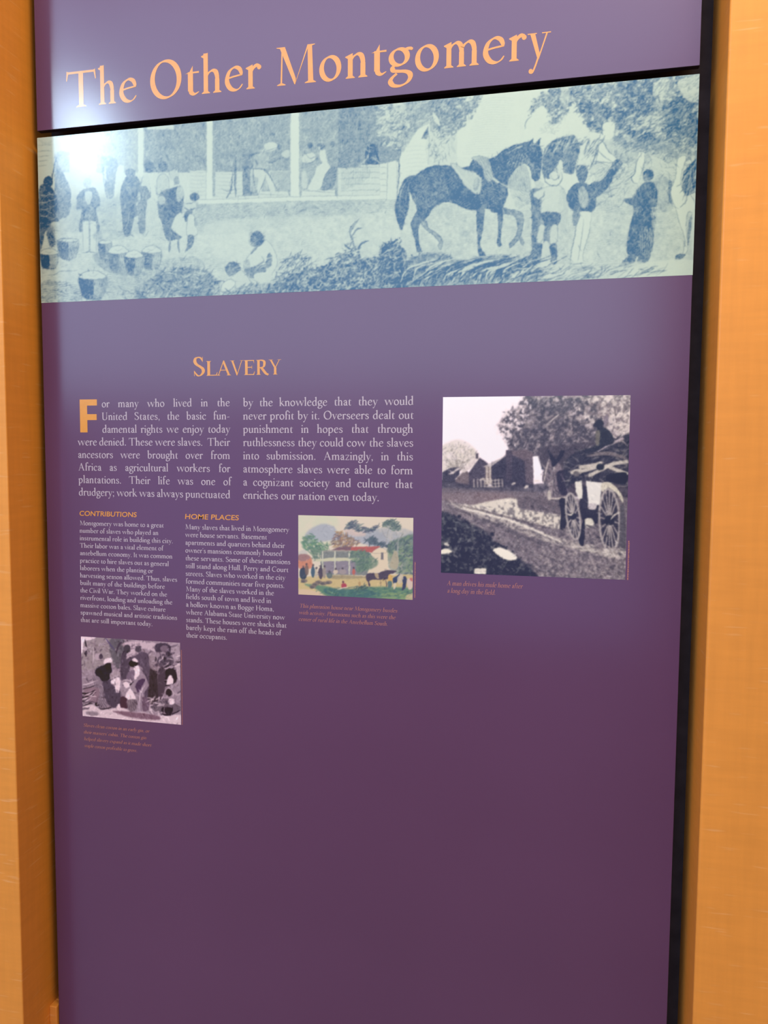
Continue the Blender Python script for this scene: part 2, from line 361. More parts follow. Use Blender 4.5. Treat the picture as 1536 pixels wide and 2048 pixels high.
def paint_mural():
    c = Canvas(68, 140, 1406, 612, [.07], 1., 3); K = 4.151
    A = lambda: c.frame(60, 230, 4.518)
    B = lambda: c.frame(380, 180, 3.657)
    C = lambda: c.frame(760, 150, K)
    D = lambda: c.frame(1040, 140, K)
    T = lambda v: [v]
    P = lambda: c.frame()
    # ---- ground: long horizontal cuts
    P(); c.hatch([(60, 400), (400, 404), (780, 398), (1040, 420), (1410, 420), (1410, 560), (1000, 560), (60, 620)], T(.42), 0, 3.2, .36, .75, .5, False, .7)
    c.tone([(100, 400), (420, 405), (700, 400), (640, 440), (420, 470), (110, 460)], T(.36), .6)
    c.hatch([(330, 406), (790, 398), (760, 425), (600, 436), (420, 448), (330, 440)], T(.5), -4, 2.6, .55, .7)
    c.tone([(440, 440), (790, 440), (790, 520), (560, 560), (430, 500)], T(.06), .6, amt=.2, soft=6); c.hatch([(440, 400), (1400, 400), (1400, 540), (560, 540)], T(.4), -1, 3.2, .22, .7, .4, False)
    # ---- house behind the porch
    P(); c.fill([(78, 262), (790, 180), (792, 398), (78, 402)], T(.1), 1, False)
    for (x0, x1, yt, yb, t) in ((112, 276, 260, 345, .44), (288, 414, 245, 345, .56), (424, 581, 228, 392, .56), (599, 676, 212, 392, .55), (676, 722, 204, 375, .74), (722, 776, 200, 330, .66)):
        c.fill([(x0, yt), (x1, yt-(x1-x0)*.1), (x1, yb), (x0, yb)], T(t*.72), 1, False)
        c.hatch([(x0, yt), (x1, yt-(x1-x0)*.1), (x1, yb), (x0, yb)], T(t+.22), 90, 3.0, .5, .75, .3, False, .45)
        c.tone([(x0, yt), (x1, yt-(x1-x0)*.1), (x1, yb), (x0, yb)], T(t-.16), .45, False, 3, .9)
        c.scatter([(x0+6, yt+8), (x1-6, yt), (x1-6, yb-6), (x0+6, yb-6)], int((x1-x0)*.8), 9, 1.2, [T(t-.2), T(t+.2)], -70, 30, .5)
    # lower light siding
    B(); c.rect(0, 590, 120, 780, T(.12)); c.rect(185, 600, 385, 780, T(.13)); c.rect(1080, 570, 1435, 765, T(.13))
    for y in range(600, 780, 28):
        c.stroke([(0, y), (60, y+4), (118, y)], 5, T(.4), .6); c.stroke([(190, y+12), (300, y+18), (380, y+8)], 5, T(.42), .6)
    for i, y in enumerate((572, 610, 650, 695, 740)): c.stroke([(1090+i*4, y), (1260, y-8), (1434, y-6)], 8, T(.45), .7)
    c.hatch([(1100, 575), (1300, 560), (1330, 620), (1260, 680), (1110, 740)], T(.55), 90, 3.4, .45, .7, .3, False)
    # doorway and details
    c.rect(385, 470, 455, 770, T(.62)); c.hatch([(385, 430), (455, 430), (455, 770), (385, 770)], T(.75), 90, 3, .5, .6, .3, False)
    c.rect(440, 590, 728, 740, T(.3)); c.hatch([(455, 600), (728, 600), (728, 740), (455, 740)], T(.55), 90, 3, .45, .6, .3, False)
    c.rect(810, 590, 1080, 735, T(.4)); c.rect(820, 735, 1060, 775, T(.1)); c.rect(500, 740, 720, 775, T(.12)); c.stroke([(470, 742), (600, 736), (725, 740)], 5, T(.5)); c.stroke([(820, 738), (900, 740), (1070, 752)], 5, T(.5))
    c.stroke([(335, 490), (330, 640), (335, 780)], 16, T(.72)); c.stroke([(315, 600), (300, 720), (270, 790)], 14, T(.7)); c.stroke([(230, 720), (280, 740), (330, 720)], 6, T(.5))
    c.stroke([(340, 775), (500, 762), (720, 772)], 5, T(.45))
    # seated man with straw hat
    c.fill([(480, 470), (540, 450), (575, 500), (560, 580), (520, 600), (470, 580)], T(.36)); c.fill([(455, 580), (560, 590), (600, 640), (620, 740), (590, 740), (560, 660), (545, 640), (520, 740), (490, 745), (500, 650), (470, 630)], T(.13))
    c.stroke([(430, 490), (460, 560), (465, 640), (480, 740)], 7, T(.7)); c.stroke([(540, 590), (580, 620), (645, 740)], 8, T(.68)); c.stroke([(465, 580), (520, 575), (580, 600)], 10, T(.75)); c.stroke([(555, 620), (530, 700), (505, 750)], 7, T(.65))
    c.stroke([(430, 485), (480, 465), (520, 455)], 9, T(.72)); c.stroke([(470, 500), (490, 540), (480, 570)], 14, T(.6)); c.stroke([(560, 520), (600, 530), (660, 500), (700, 490)], 9, T(.72))
    c.ell(590, 415, 50, 34, T(.12), 1, -8); c.ell(560, 440, 36, 14, T(.14), 1, -12); c.stroke([(530, 455), (580, 440), (640, 425)], 5, T(.68)); c.ell(602, 325, 22, 12, T(.78)); c.ell(655, 420, 16, 24, T(.72)); c.fill([(670, 460), (720, 440), (725, 490), (680, 490)], T(.2))
    # seated lady in a long white dress and a child
    c.fill([(955, 440), (990, 440), (1005, 530), (1025, 560), (990, 640), (945, 730), (860, 728), (900, 640), (930, 560), (965, 535), (945, 490)], T(.1)); c.outline([(960, 440), (990, 440), (1005, 530), (1025, 560), (990, 640), (945, 730), (860, 728), (900, 640), (930, 560), (965, 535), (945, 490)], 3.5, T(.5), .7)
    c.ell(962, 415, 26, 24, T(.72)); c.ell(945, 425, 10, 16, T(.3)); c.ell(878, 405, 20, 24, T(.76)); c.fill([(826, 485), (900, 460), (920, 500), (880, 530), (826, 530)], T(.14)); c.stroke([(826, 535), (880, 535), (935, 500)], 7, T(.75)); c.stroke([(850, 470), (880, 500), (930, 480)], 6, T(.6)); c.fill([(820, 610), (850, 600), (860, 700), (822, 710)], T(.2)); c.stroke([(860, 620), (880, 660), (850, 715)], 6, T(.55)); c.fill([(1000, 600), (1060, 560), (1070, 640), (1040, 720), (960, 725)], T(.64)); c.ell(1045, 395, 22, 20, T(.66)); c.stroke([(1010, 540), (1050, 520), (1075, 490)], 6, T(.68))
    # dark figure at the steps
    c.fill([(1300, 410), (1400, 400), (1420, 470), (1390, 540), (1300, 540), (1280, 500)], T(.86)); c.stroke([(1315, 400), (1300, 490), (1230, 560)], 10, T(.3)); c.scatter([(1300, 430), (1440, 380), (1440, 540), (1330, 540)], 30, 60, 7, [T(.8), T(.4)], 50, 30)
    # porch posts and floor edge
    for (x0, x1, y0, y1) in ((122, 166, 215, 800), (736, 798, 155, 778)):
        c.rect(x0, y0, x1, y1, T(.045)); c.rect(x1, y0+15, x1+18, y1-15, T(.42), .6); c.stroke([(x0, y0), (x0-3, (y0+y1)/2), (x0-6, y1)], 4, T(.4), .6, False)
    c.fill([(1440, 560), (1510, 515), (1508, 800), (1440, 800)], T(.05), 1, False); c.stroke([(1512, 520), (1514, 660), (1502, 800)], 5, T(.55)); c.stroke([(1440, 560), (1440, 680), (1436, 790)], 5, T(.5))
    c.fill([(60, 805), (180, 800), (728, 783), (1436, 770), (1436, 800), (728, 815), (60, 835)], T(.06), 1, False)
    c.stroke([(60, 803), (400, 795), (728, 781), (1436, 768)], 4, T(.5), .8, False); c.stroke([(60, 838), (400, 828), (900, 812), (1436, 800)], 4, T(.42), .7, False)
    A(); c.rect(975, 110, 1024, 560, T(.045)); c.rect(1060, 95, 1300, 130, T(.08), .9); c.fill([(80, 225), (210, 205), (230, 700), (85, 740)], T(.1), 1, False)
    for y in (270, 325, 370, 412, 455): c.stroke([(72, y+8), (130, y), (210-(y-270)*.3, y)], 6, T(.62), .8)
    c.stroke([(80, 220), (140, 260), (200, 240)], 26, T(.3), .6); c.rect(225, 200, 600, 330, T(.16)); c.rect(600, 180, 860, 480, T(.3)); c.hatch([(610, 180), (860, 180), (860, 480), (610, 480)], T(.5), 90, 3, .4, .6, .3, False)
    c.rect(360, 330, 600, 620, T(.12)); c.fill([(225, 360), (245, 420), (320, 560), (370, 700), (350, 900), (250, 940), (225, 900)], T(.62)); c.stroke([(240, 380), (210, 520), (200, 600)], 14, T(.85))
    c.rect(640, 740, 820, 830, T(.3), .6); c.hatch([(380, 720), (820, 700), (820, 1000), (380, 1020)], T(.4), 0, 3, .4, .7, .3, False)
    c.fill([(640, 400), (700, 370), (780, 400), (800, 520), (770, 720), (690, 740), (660, 560)], T(.55)); c.stroke([(680, 460), (680, 540), (676, 620)], 14, T(.12)); c.fill([(790, 480), (850, 470), (820, 640), (760, 740)], T(.08))
    # standing man in a dark coat and pale trousers
    c.fill([(470, 680), (540, 660), (600, 670), (640, 800), (600, 860), (630, 1030), (590, 1060), (540, 1030), (450, 1060), (445, 980), (470, 860), (420, 850), (430, 740)], T(.66)); c.rect(475, 960, 530, 1240, T(.1)); c.rect(545, 960, 600, 1240, T(.1)); c.rect(530, 900, 546, 1240, T(.45)); c.fill([(500, 700), (560, 700), (545, 800), (510, 800)], T(.2)); c.ell(520, 615, 38, 48, T(.3)); c.stroke([(480, 960), (478, 1100), (485, 1245)], 5, T(.5)); c.stroke([(602, 960), (602, 1100), (598, 1240)], 5, T(.5)); c.stroke([(485, 1248), (540, 1236), (600, 1246)], 9, T(.6))
    # group of three
    c.fill([(870, 560), (920, 540), (990, 590), (1000, 760), (960, 800), (975, 900), (940, 940), (910, 1080), (850, 1080), (830, 900), (815, 760), (830, 640)], T(.72)); c.ell(907, 525, 46, 44, T(.72)); c.stroke([(895, 880), (890, 950), (870, 1020)], 5, T(.3))
    c.fill([(1010, 570), (1060, 560), (1085, 640), (1090, 760), (1060, 900), (1040, 1050), (990, 1060), (975, 900), (975, 760)], T(.6)); c.fill([(1020, 560), (1070, 540), (1085, 700), (1050, 640), (1010, 640)], T(.14)); c.ell(1078, 470, 44, 56, T(.68)); c.fill([(985, 690), (1010, 750), (1040, 760), (980, 770), (970, 730)], T(.3))
    c.fill([(1060, 780), (1130, 760), (1190, 860), (1180, 1060), (1120, 1080), (1050, 1060)], T(.12)); c.hatch([(1060, 780), (1130, 760), (1190, 860), (1180, 1060), (1120, 1080), (1050, 1060)], T(.45), 88, 3.4, .3, .6); c.stroke([(850, 1090), (900, 1080), (940, 1100)], 9, T(.6)); c.stroke([(1015, 1060), (1040, 1100), (1075, 1050)], 6, T(.5))
    c.fill([(1160, 560), (1200, 530), (1240, 560), (1250, 700), (1180, 720), (1150, 700), (1145, 620)], T(.2)); c.outline([(1160, 560), (1200, 530), (1250, 570), (1250, 700), (1180, 720), (1150, 700), (1145, 620)], 5, T(.6)); c.ell(1205, 465, 42, 50, T(.74)); c.stroke([(1130, 640), (1150, 720), (1200, 700)], 8, T(.6))
    # woman with a basket, apron and skirt
    c.fill([(1160, 740), (1220, 680), (1300, 650), (1370, 660), (1390, 760), (1360, 960), (1380, 1100), (1300, 1130), (1230, 1120), (1200, 1000), (1160, 880)], T(.7)); c.hatch([(1160, 740), (1300, 650), (1370, 680), (1360, 960), (1300, 1130), (1230, 1120)], T(.9), 15, 3, .5, .6); c.fill([(1320, 680), (1370, 640), (1390, 720), (1340, 790)], T(.3)); c.fill([(1330, 900), (1400, 900), (1420, 1060), (1380, 1100), (1290, 1040), (1280, 1000)], T(.12)); c.ell(1300, 545, 48, 52, T(.22)); c.ell(1325, 600, 26, 50, T(.5)); c.stroke([(1262, 560), (1260, 500), (1330, 500)], 5, T(.55)); c.stroke([(1250, 665), (1320, 640), (1370, 620)], 14, T(.12)); c.stroke([(1270, 1130), (1262, 1200), (1258, 1240)], 18, T(.62)); c.stroke([(1345, 1110), (1340, 1180), (1350, 1245)], 18, T(.62)); c.ell(1190, 770, 36, 40, T(.3))
    # child turning away
    c.fill([(1400, 780), (1460, 770), (1500, 800), (1480, 900), (1420, 930), (1400, 880)], T(.16)); c.stroke([(1400, 800), (1450, 800), (1500, 780)], 8, T(.7)); c.stroke([(1395, 840), (1440, 860), (1500, 840)], 16, T(.68)); c.fill([(1400, 880), (1470, 870), (1440, 950), (1400, 960)], T(.72)); c.ell(1488, 740, 44, 40, T(.74)); c.fill([(1430, 920), (1475, 900), (1500, 980), (1510, 1080), (1420, 1090)], T(.12)); c.outline([(1430, 920), (1475, 900), (1500, 980), (1510, 1080), (1420, 1090)], 5, T(.5)); c.fill([(1430, 1090), (1480, 1090), (1470, 1180), (1400, 1240), (1420, 1180)], T(.66)); c.stroke([(1480, 880), (1490, 980), (1500, 1020)], 7, T(.6))
    # dark man at the left edge
    c.fill([(85, 660), (150, 630), (230, 700), (250, 800), (240, 900), (260, 960), (200, 970), (160, 1040), (90, 1060), (80, 900)], T(.85)); c.ell(165, 605, 44, 52, T(.93)); c.stroke([(120, 610), (160, 560), (200, 570)], 10, T(.95))
    for i in range(11): c.stroke([(90, 690+i*32), (140, 700+i*31), (180+8*(i % 3), 680+i*32)], 6, T(.2 if i % 2 else .98), .85); c.stroke([(150, 680+i*30), (190, 720+i*28), (235, 700+i*28)], 5, T(.98 if i % 2 else .35), .8)
    c.fill([(100, 1040), (135, 1060), (110, 1180), (90, 1230), (85, 1100)], T(.8)); c.fill([(150, 1040), (190, 1020), (230, 1140), (200, 1200), (170, 1160)], T(.62)); c.hatch([(150, 1020), (210, 1010), (240, 1140), (200, 1200)], T(.9), 60, 3, .5, .8)
    # baskets
    def basket(x, y, w, h, dk, heap=1):
        c.fill([(x-w, y), (x+w, y), (x+w*.86, y+h*.7), (x+w*.6, y+h), (x-w*.6, y+h), (x-w*.86, y+h*.7)], T(.25))
        c.fill([(x-w, y), (x-w*.05, y+6), (x, y+h*.96), (x-w*.6, y+h), (x-w*.86, y+h*.7)], T(dk)); c.hatch([(x-w, y), (x+w, y), (x+w*.6, y+h), (x-w*.6, y+h)], T(min(dk+.2, 1)), 85, 3.2, .35, .8)
        c.fill([(x-w, y), (x-w*.5, y-h*.26*heap), (x+w*.3, y-h*.3*heap), (x+w, y-2), (x+w*.4, y+h*.1), (x-w*.5, y+h*.1)], T(.1)); c.outline([(x-w, y), (x-w*.5, y-h*.26*heap), (x+w*.3, y-h*.3*heap), (x+w, y-2), (x+w*.4, y+h*.1), (x-w*.5, y+h*.1)], 6, T(dk*.9), .8); c.stroke([(x-w*.4, y-h*.12), (x, y-h*.05), (x+w*.4, y-h*.16)], 6, T(.45), .7)
        c.stroke([(x-w*.6, y+h), (x, y+h*1.03), (x+w*.6, y+h)], 8, T(dk)); c.stroke([(x+w, y), (x+w*.86, y+h*.7), (x+w*.6, y+h)], 6, T(.6))
    basket(345, 1130, 95, 170, .7, .2); basket(175, 1250, 85, 135, .92); basket(680, 1150, 60, 150, .72, .4); basket(800, 1235, 95, 180, .74); basket(1100, 1230, 90, 160, .68); basket(940, 1275, 85, 165, .76); basket(570, 1465, 125, 190, .86)
    c.tone([(560, 1280), (720, 1250), (900, 1440), (700, 1420)], T(.6), .8); c.tone([(600, 1050), (800, 1040), (850, 1120), (600, 1130)], T(.5), .6)
    c.stroke([(160, 1450), (230, 1440), (280, 1412), (430, 1408)], 7, T(.75)); c.hatch([(100, 1500), (450, 1540), (440, 1680), (100, 1690)], T(.75), -6, 3.4, .4, .8, .8); c.scatter([(100, 1580), (460, 1600), (430, 1700), (100, 1700)], 30, 60, 5, [T(.85), T(.6)], 10, 35)
    c.hatch([(700, 1440), (1100, 1440), (1000, 1700), (640, 1700)], T(.5), 2, 3.4, .4, .8); c.hatch([(1000, 1380), (1536, 1300), (1536, 1700), (1000, 1700)], T(.6), -12, 3.2, .5, .8)
    P(); g = [(270, 590), (300, 560), (330, 540), (370, 535), (420, 545), (440, 580), (400, 598), (280, 604)]
    c.tone(g, T(.7), .8); c.scatter(g, 170, 22, 2.2, [T(.85), T(.9), T(.15), T(.7)], -25, 35)
    c.scatter([(100, 590), (260, 575), (270, 604), (90, 606)], 40, 18, 1.5, [T(.6), T(.7)], 10, 25)
    # ---- two seated children in the foreground
    B(); c.fill([(510, 1110), (560, 1100), (610, 1160), (640, 1260), (610, 1330), (560, 1400), (480, 1400), (420, 1350), (390, 1280), (440, 1200)], T(.1)); c.outline([(510, 1110), (560, 1100), (610, 1160), (640, 1260), (610, 1330), (560, 1400), (480, 1400), (420, 1350), (390, 1280), (440, 1200)], 5, T(.5), .8)
    c.ell(492, 1090, 50, 58, T(.78)); c.ell(470, 1110, 26, 36, T(.7)); c.hatch([(440, 1040), (540, 1040), (540, 1120), (440, 1140)], T(.95), -40, 3, .4, .6)
    c.fill([(570, 1200), (600, 1210), (590, 1290), (520, 1310), (470, 1310), (480, 1290), (550, 1270)], T(.62)); c.stroke([(400, 1300), (460, 1300), (540, 1260)], 12, T(.75)); c.stroke([(445, 1200), (480, 1160), (520, 1120)], 12, T(.72)); c.fill([(390, 1260), (430, 1240), (440, 1300), (400, 1310)], T(.35)); c.fill([(400, 1310), (500, 1300), (560, 1310), (520, 1370), (430, 1370)], T(.66)); c.fill([(470, 1350), (560, 1330), (600, 1370), (540, 1410), (490, 1400)], T(.12)); c.stroke([(520, 1210), (540, 1250), (500, 1270)], 7, T(.5))
    c.ell(315, 1310, 58, 54, T(.72)); c.ell(300, 1330, 30, 36, T(.64)); c.fill([(320, 1360), (380, 1320), (430, 1370), (430, 1460), (300, 1480), (260, 1450)], T(.14)); c.ell(285, 1430, 54, 36, T(.06), 1, -30); c.outline([(225, 1470), (235, 1420), (290, 1385), (330, 1400), (320, 1440), (260, 1475)], 5, T(.6)); c.stroke([(380, 1320), (420, 1360), (450, 1420)], 7, T(.55))
    # ---- bushes along the lower edge
    b0 = [(640, 1500), (700, 1380), (900, 1310), (1000, 1290), (1100, 1190), (1250, 1220), (1340, 1230), (1430, 1140), (1540, 1110), (1540, 1500)]; c.clump(b0, T(.85), .95, 9, .38); c.clump(b0, T(.95), .9, 8, .5); c.clump(b0, T(.12), .8, 5, .62)
    b1 = [(240, 1500), (440, 1420), (600, 1400), (640, 1300), (760, 1190), (860, 1220), (900, 1290), (1000, 1290), (1060, 1200), (1130, 1180), (1160, 1100), (1200, 1160), (1260, 1120), (1240, 1220), (1330, 1230), (1430, 1120), (1536, 1110), (1536, 1480), (600, 1500)]
    c.tone([(640, 1500), (700, 1380), (900, 1330), (1000, 1310), (1100, 1210), (1250, 1240), (1340, 1250), (1430, 1160), (1540, 1130), (1540, 1480)], T(.82), .35, soft=3, amt=.75)
    c.tone([(240, 1500), (420, 1430), (620, 1420), (700, 1500)], T(.7), .7); c.scatter(b1, 620, 46, 7, [T(.9), T(.95), T(.8), T(.12), T(.3), T(.85)], -40, 38, .85); c.scatter([(620, 1400), (760, 1190), (860, 1220), (900, 1300), (700, 1450)], 60, 100, 5, [T(.7), T(.8)], -35, 20)
    c.scatter([(0, 1340), (100, 1330), (240, 1500), (0, 1510)], 70, 60, 6, [T(.75), T(.5)], -15, 30)
    c.stroke([(1175, 1040), (1200, 990), (1238, 940)], 14, T(.6)); c.stroke([(1180, 1090), (1170, 1020), (1210, 960)], 10, T(.7)); c.stroke([(1180, 1080), (1220, 1020), (1262, 1010)], 12, T(.7)); c.stroke([(1210, 1180), (1195, 1120), (1180, 1060)], 16, T(.6)); c.stroke([(1220, 1170), (1260, 1120), (1310, 1100)], 14, T(.8)); c.stroke([(1190, 1170), (1150, 1150), (1128, 1125)], 12, T(.8))
    # ---- trees and gable left of the horses
    C(); c.fill([(0, 230), (210, 215), (560, 190), (640, 190), (600, 460), (410, 560), (200, 640), (0, 640)], T(.35), 1, False); c.hatch([(60, 560), (165, 560), (165, 720), (70, 740)], T(.85), 90, 3, .6, .8, .3, False); c.fill([(0, 540), (165, 540), (165, 690), (60, 740), (0, 730)], T(.6)); c.fill([(205, 620), (300, 470), (415, 365), (405, 760), (160, 850), (165, 700)], T(.05), 1, False); c.hatch([(220, 200), (500, 190), (500, 360), (330, 440), (215, 520)], T(.7), 90, 3.3, .55, .85, .3, False); c.fill([(340, 530), (400, 420), (405, 535)], T(.68), 1, False)
    c.fill([(0, 740), (140, 710), (140, 1030), (0, 1030)], T(.08), 1, False)
    for y in (770, 820, 870, 920, 970): c.stroke([(0, y), (30, y-3), (55, y)], 6, T(.4))
    c.stroke([(62, 560), (62, 800), (55, 1030)], 6, T(.55)); c.stroke([(150, 620), (160, 800), (140, 1010)], 12, T(.75))
    for y in range(560, 800, 34): c.stroke([(215, y+40), (300, y+30), (390, y+34)], 4, T(.3), .6)
    c.fill([(410, 480), (620, 440), (640, 700), (400, 740)], T(.12)); c.scatter([(420, 400), (620, 420), (560, 700), (420, 700)], 110, 40, 7, [T(.4), T(.6), T(.5)], -80, 30); c.stroke([(580, 470), (600, 600), (632, 650)], 26, T(.2)); c.stroke([(405, 470), (410, 600), (400, 740)], 6, T(.4))
    t1 = [(0, 250), (120, 240), (210, 300), (225, 480), (160, 600), (0, 520)]; c.clump(t1, T(.08), .95, 9, .42); c.clump(t1, T(.66), .8, 7, .54); c.scatter(t1, 260, 55, 8, [T(.7), T(.1), T(.62), T(.12), T(.4)], -35, 35); c.tone([(105, 240), (190, 235), (205, 300), (150, 310)], T(.06), .9)
    t2 = [(420, 200), (620, 190), (850, 165), (800, 270), (730, 370), (640, 470), (560, 500), (470, 440)]; c.clump(t2, T(.56), .9, 9, .42); c.clump(t2, T(.74), .8, 7, .55); c.scatter(t2, 330, 45, 7, [T(.72), T(.8), T(.15), T(.5)], -40, 40); c.fill([(440, 310), (470, 340), (500, 420), (450, 380)], T(.1)); c.stroke([(600, 250), (590, 400), (600, 480)], 14, T(.6))
    c.fill([(860, 160), (1370, 100), (1350, 200), (1260, 280), (1200, 450), (1180, 540), (1000, 620), (880, 690), (640, 680), (640, 480), (760, 380), (830, 250)], T(.05), 1, False)
    for i in range(24): c.stroke([(680+7*i, 660-19*i), (860+3*i, 650-20*i), (1050+i*3, 655-20*i)], 4, T(.26), .5)
    # ---- white sky band to the right, trees
    D(); c.fill([(0, 140), (800, 60), (800, 740), (200, 640), (0, 640)], T(.06), 1, False)
    t3 = [(90, 320), (210, 190), (330, 150), (560, 120), (770, 110), (780, 300), (700, 240), (520, 250), (420, 300), (330, 440), (240, 440), (230, 330), (110, 350)]
    c.clump(t3, T(.62), .9, 9, .42); c.clump(t3, T(.85), .8, 7, .55); c.scatter(t3, 330, 55, 7, [T(.8), T(.7), T(.14), T(.5)], -35, 40); c.tone([(350, 150), (410, 160), (400, 300), (350, 300)], T(.1), .9); c.fill([(60, 460), (90, 380), (170, 300), (220, 330), (230, 450), (320, 450), (330, 560), (60, 600)], T(.05)); c.stroke([(40, 490), (50, 430), (100, 380)], 9, T(.62)); c.scatter([(170, 450), (320, 450), (320, 520), (180, 520)], 26, 40, 5, [T(.35)], -30, 50)
    t4 = [(480, 280), (560, 260), (740, 290), (750, 400), (680, 520), (580, 500), (540, 400), (490, 350)]; c.clump(t4, T(.74), .95, 8, .36); c.clump(t4, T(.9), .8, 6, .52); c.scatter(t4, 130, 60, 7, [T(.85), T(.55), T(.9)], -30, 50); c.ell(515, 330, 26, 30, T(.9)); c.ell(520, 318, 12, 10, T(.45))
    t5 = [(780, 110), (900, 70), (1490, 30), (1482, 760), (1380, 720), (1230, 700), (1100, 660), (1000, 650), (860, 640), (780, 560), (760, 400), (800, 300)]
    c.tone(t5, T(.42), 1, soft=3, amt=.35); c.scatter(t5, 900, 62, 7, [T(.75), T(.66), T(.1), T(.85), T(.6), T(.16)], -32, 22, .8)
    for k_ in range(3): c.clump(t5, T((.75, .08, .6)[k_]), .8, (10, 9, 7)[k_], (.5, .6, .56)[k_])
    for dk in ([(800, 150), (1080, 80), (1110, 300), (1040, 400), (960, 420), (800, 460), (790, 300)], [(1200, 300), (1380, 240), (1480, 420), (1470, 620), (1330, 640), (1200, 480)], [(880, 500), (1050, 520), (1200, 640), (1040, 620)]):
        c.clump(dk, T(.86), .92, 12, .36, 2); c.clump(dk, T(.5), .5, 6, .58); c.scatter(dk, 210, 55, 8, [T(.95), T(.85), T(.7), T(.45)], -38, 25, .8)
    for lt in ([(1120, 110), (1230, 80), (1200, 170), (1110, 220)], [(1320, 90), (1490, 40), (1485, 240), (1400, 260), (1330, 170)]): c.tone(lt, T(.06), .95, amt=.3); c.scatter(lt, 26, 50, 6, [T(.6)], -35, 20)
    c.scatter([(900, 380), (1200, 420), (1150, 560), (920, 470)], 90, 70, 10, [T(.08), T(.12), T(.75)], -28, 18)
    c.hatch([(560, 780), (860, 700), (1250, 700), (1240, 1160), (640, 1160), (620, 900)], T(.5), -12, 3.2, .5, .7); c.tone([(700, 560), (1300, 620), (1300, 760), (800, 760)], T(.5), .7); c.scatter([(600, 860), (880, 820), (900, 1000), (640, 1140)], 70, 90, 6, [T(.6), T(.5)], -35, 12); c.tone([(1120, 900), (1270, 860), (1270, 1150), (1130, 1150)], T(.55), .7); c.scatter([(820, 560), (1480, 600), (1480, 780), (850, 760)], 160, 55, 6, [T(.65), T(.75), T(.15)], -30, 30)
    # wagon top / rider shapes
    c.fill([(640, 590), (690, 600), (740, 680), (800, 730), (780, 770), (650, 760), (610, 740)], T(.06)); c.outline([(650, 590), (690, 600), (740, 680), (805, 735), (770, 770), (650, 760), (600, 740)], 8, T(.62)); c.stroke([(650, 670), (700, 720), (770, 765)], 9, T(.6)); c.fill([(690, 450), (780, 440), (770, 560), (700, 570)], T(.06)); c.fill([(470, 640), (560, 590), (660, 580), (610, 740), (570, 820), (490, 790)], T(.1)); c.scatter([(480, 620), (670, 560), (640, 700), (560, 740), (500, 740)], 40, 110, 8, [T(.75), T(.8), T(.1)], -55, 15); c.stroke([(640, 640), (620, 730), (575, 830)], 12, T(.72)); c.stroke([(560, 840), (640, 770), (740, 800)], 8, T(.5)); c.fill([(560, 530), (640, 520), (660, 560), (580, 580)], T(.08))
    # ---- second horse (head) and near groom's horse
    c.fill([(195, 690), (230, 620), (300, 575), (400, 550), (450, 540), (485, 610), (492, 680), (470, 760), (450, 850), (400, 862), (350, 840), (320, 790), (270, 840), (200, 900), (185, 780)], T(.66)); c.hatch([(195, 690), (300, 575), (450, 540), (492, 680), (450, 850), (350, 840), (200, 900)], T(.88), 70, 3.4, .5, .85); c.scatter([(230, 640), (440, 560), (440, 640), (250, 700)], 40, 100, 5, [T(.2), T(.95)], -60, 12); c.ell(475, 675, 18, 24, T(.9)); c.fill([(370, 760), (440, 770), (450, 850), (400, 860)], T(.75)); c.fill([(320, 760), (350, 760), (355, 880), (320, 880)], T(.1))
    c.fill([(90, 1000), (180, 1010), (175, 1200), (150, 1380), (160, 1480), (60, 1620), (40, 1600), (95, 1500), (95, 1200)], T(.66)); c.hatch([(90, 1000), (180, 1010), (170, 1400), (100, 1600), (95, 1200)], T(.88), 88, 3.2, .45, .85)
    # ---- saddled horse
    C(); horse = [(300, 830), (360, 785), (430, 758), (520, 750), (600, 755), (680, 770), (740, 755), (800, 720), (880, 700), (960, 675), (1030, 620), (1100, 590), (1180, 570), (1250, 545), (1272, 522), (1272, 560), (1300, 560), (1337, 522), (1325, 575), (1347, 640), (1342, 720), (1335, 800), (1320, 870), (1290, 885), (1262, 850), (1250, 790), (1215, 745), (1170, 750), (1120, 790), (1080, 860), (1060, 930), (1062, 1000), (1040, 1060), (1020, 1100), (1020, 1140), (930, 1140), (900, 1112), (760, 1122), (690, 1100), (620, 1070), (550, 1052), (490, 1068), (440, 1110), (400, 1170), (350, 1220), (310, 1150), (298, 1080), (262, 1010), (248, 940), (262, 870)]
    c.fill(horse, T(.8)); c.hatch(horse, T(.97), 70, 3.2, .55, .8, .5); c.hatch([(300, 850), (520, 800), (560, 960), (480, 1060), (330, 1120), (270, 960)], T(.5), 62, 3.2, .35, .7, .5); c.hatch([(1060, 700), (1200, 650), (1230, 720), (1100, 780)], T(.4), 110, 5, .35, .8); c.hatch([(840, 880), (1040, 900), (1000, 1050), (860, 1000)], T(.45), 30, 4, .22, .6)
    c.stroke([(300, 832), (420, 762), (600, 754)], 6, T(.95)); c.stroke([(740, 1110), (560, 1052), (460, 1090)], 7, T(.97)); c.stroke([(960, 678), (1080, 600), (1250, 548)], 10, T(.97)); c.stroke([(1040, 660), (1130, 610), (1210, 590)], 7, T(.25), .6); c.scatter([(1220, 600), (1340, 600), (1330, 860), (1260, 800)], 30, 60, 6, [T(.97), T(.55)], 60, 30)
    leg = lambda pts, t=.8: (c.fill(pts, T(t)), c.outline(pts, 4, T(.92)))
    leg([(400, 1120), (345, 1215), (322, 1262), (318, 1340), (328, 1420), (352, 1488), (308, 1462), (292, 1380), (268, 1290), (256, 1240), (275, 1190), (312, 1130)]); leg([(340, 1225), (385, 1215), (402, 1270), (460, 1305), (508, 1350), (520, 1400), (505, 1450), (482, 1420), (490, 1385), (440, 1325), (380, 1282)], .5)
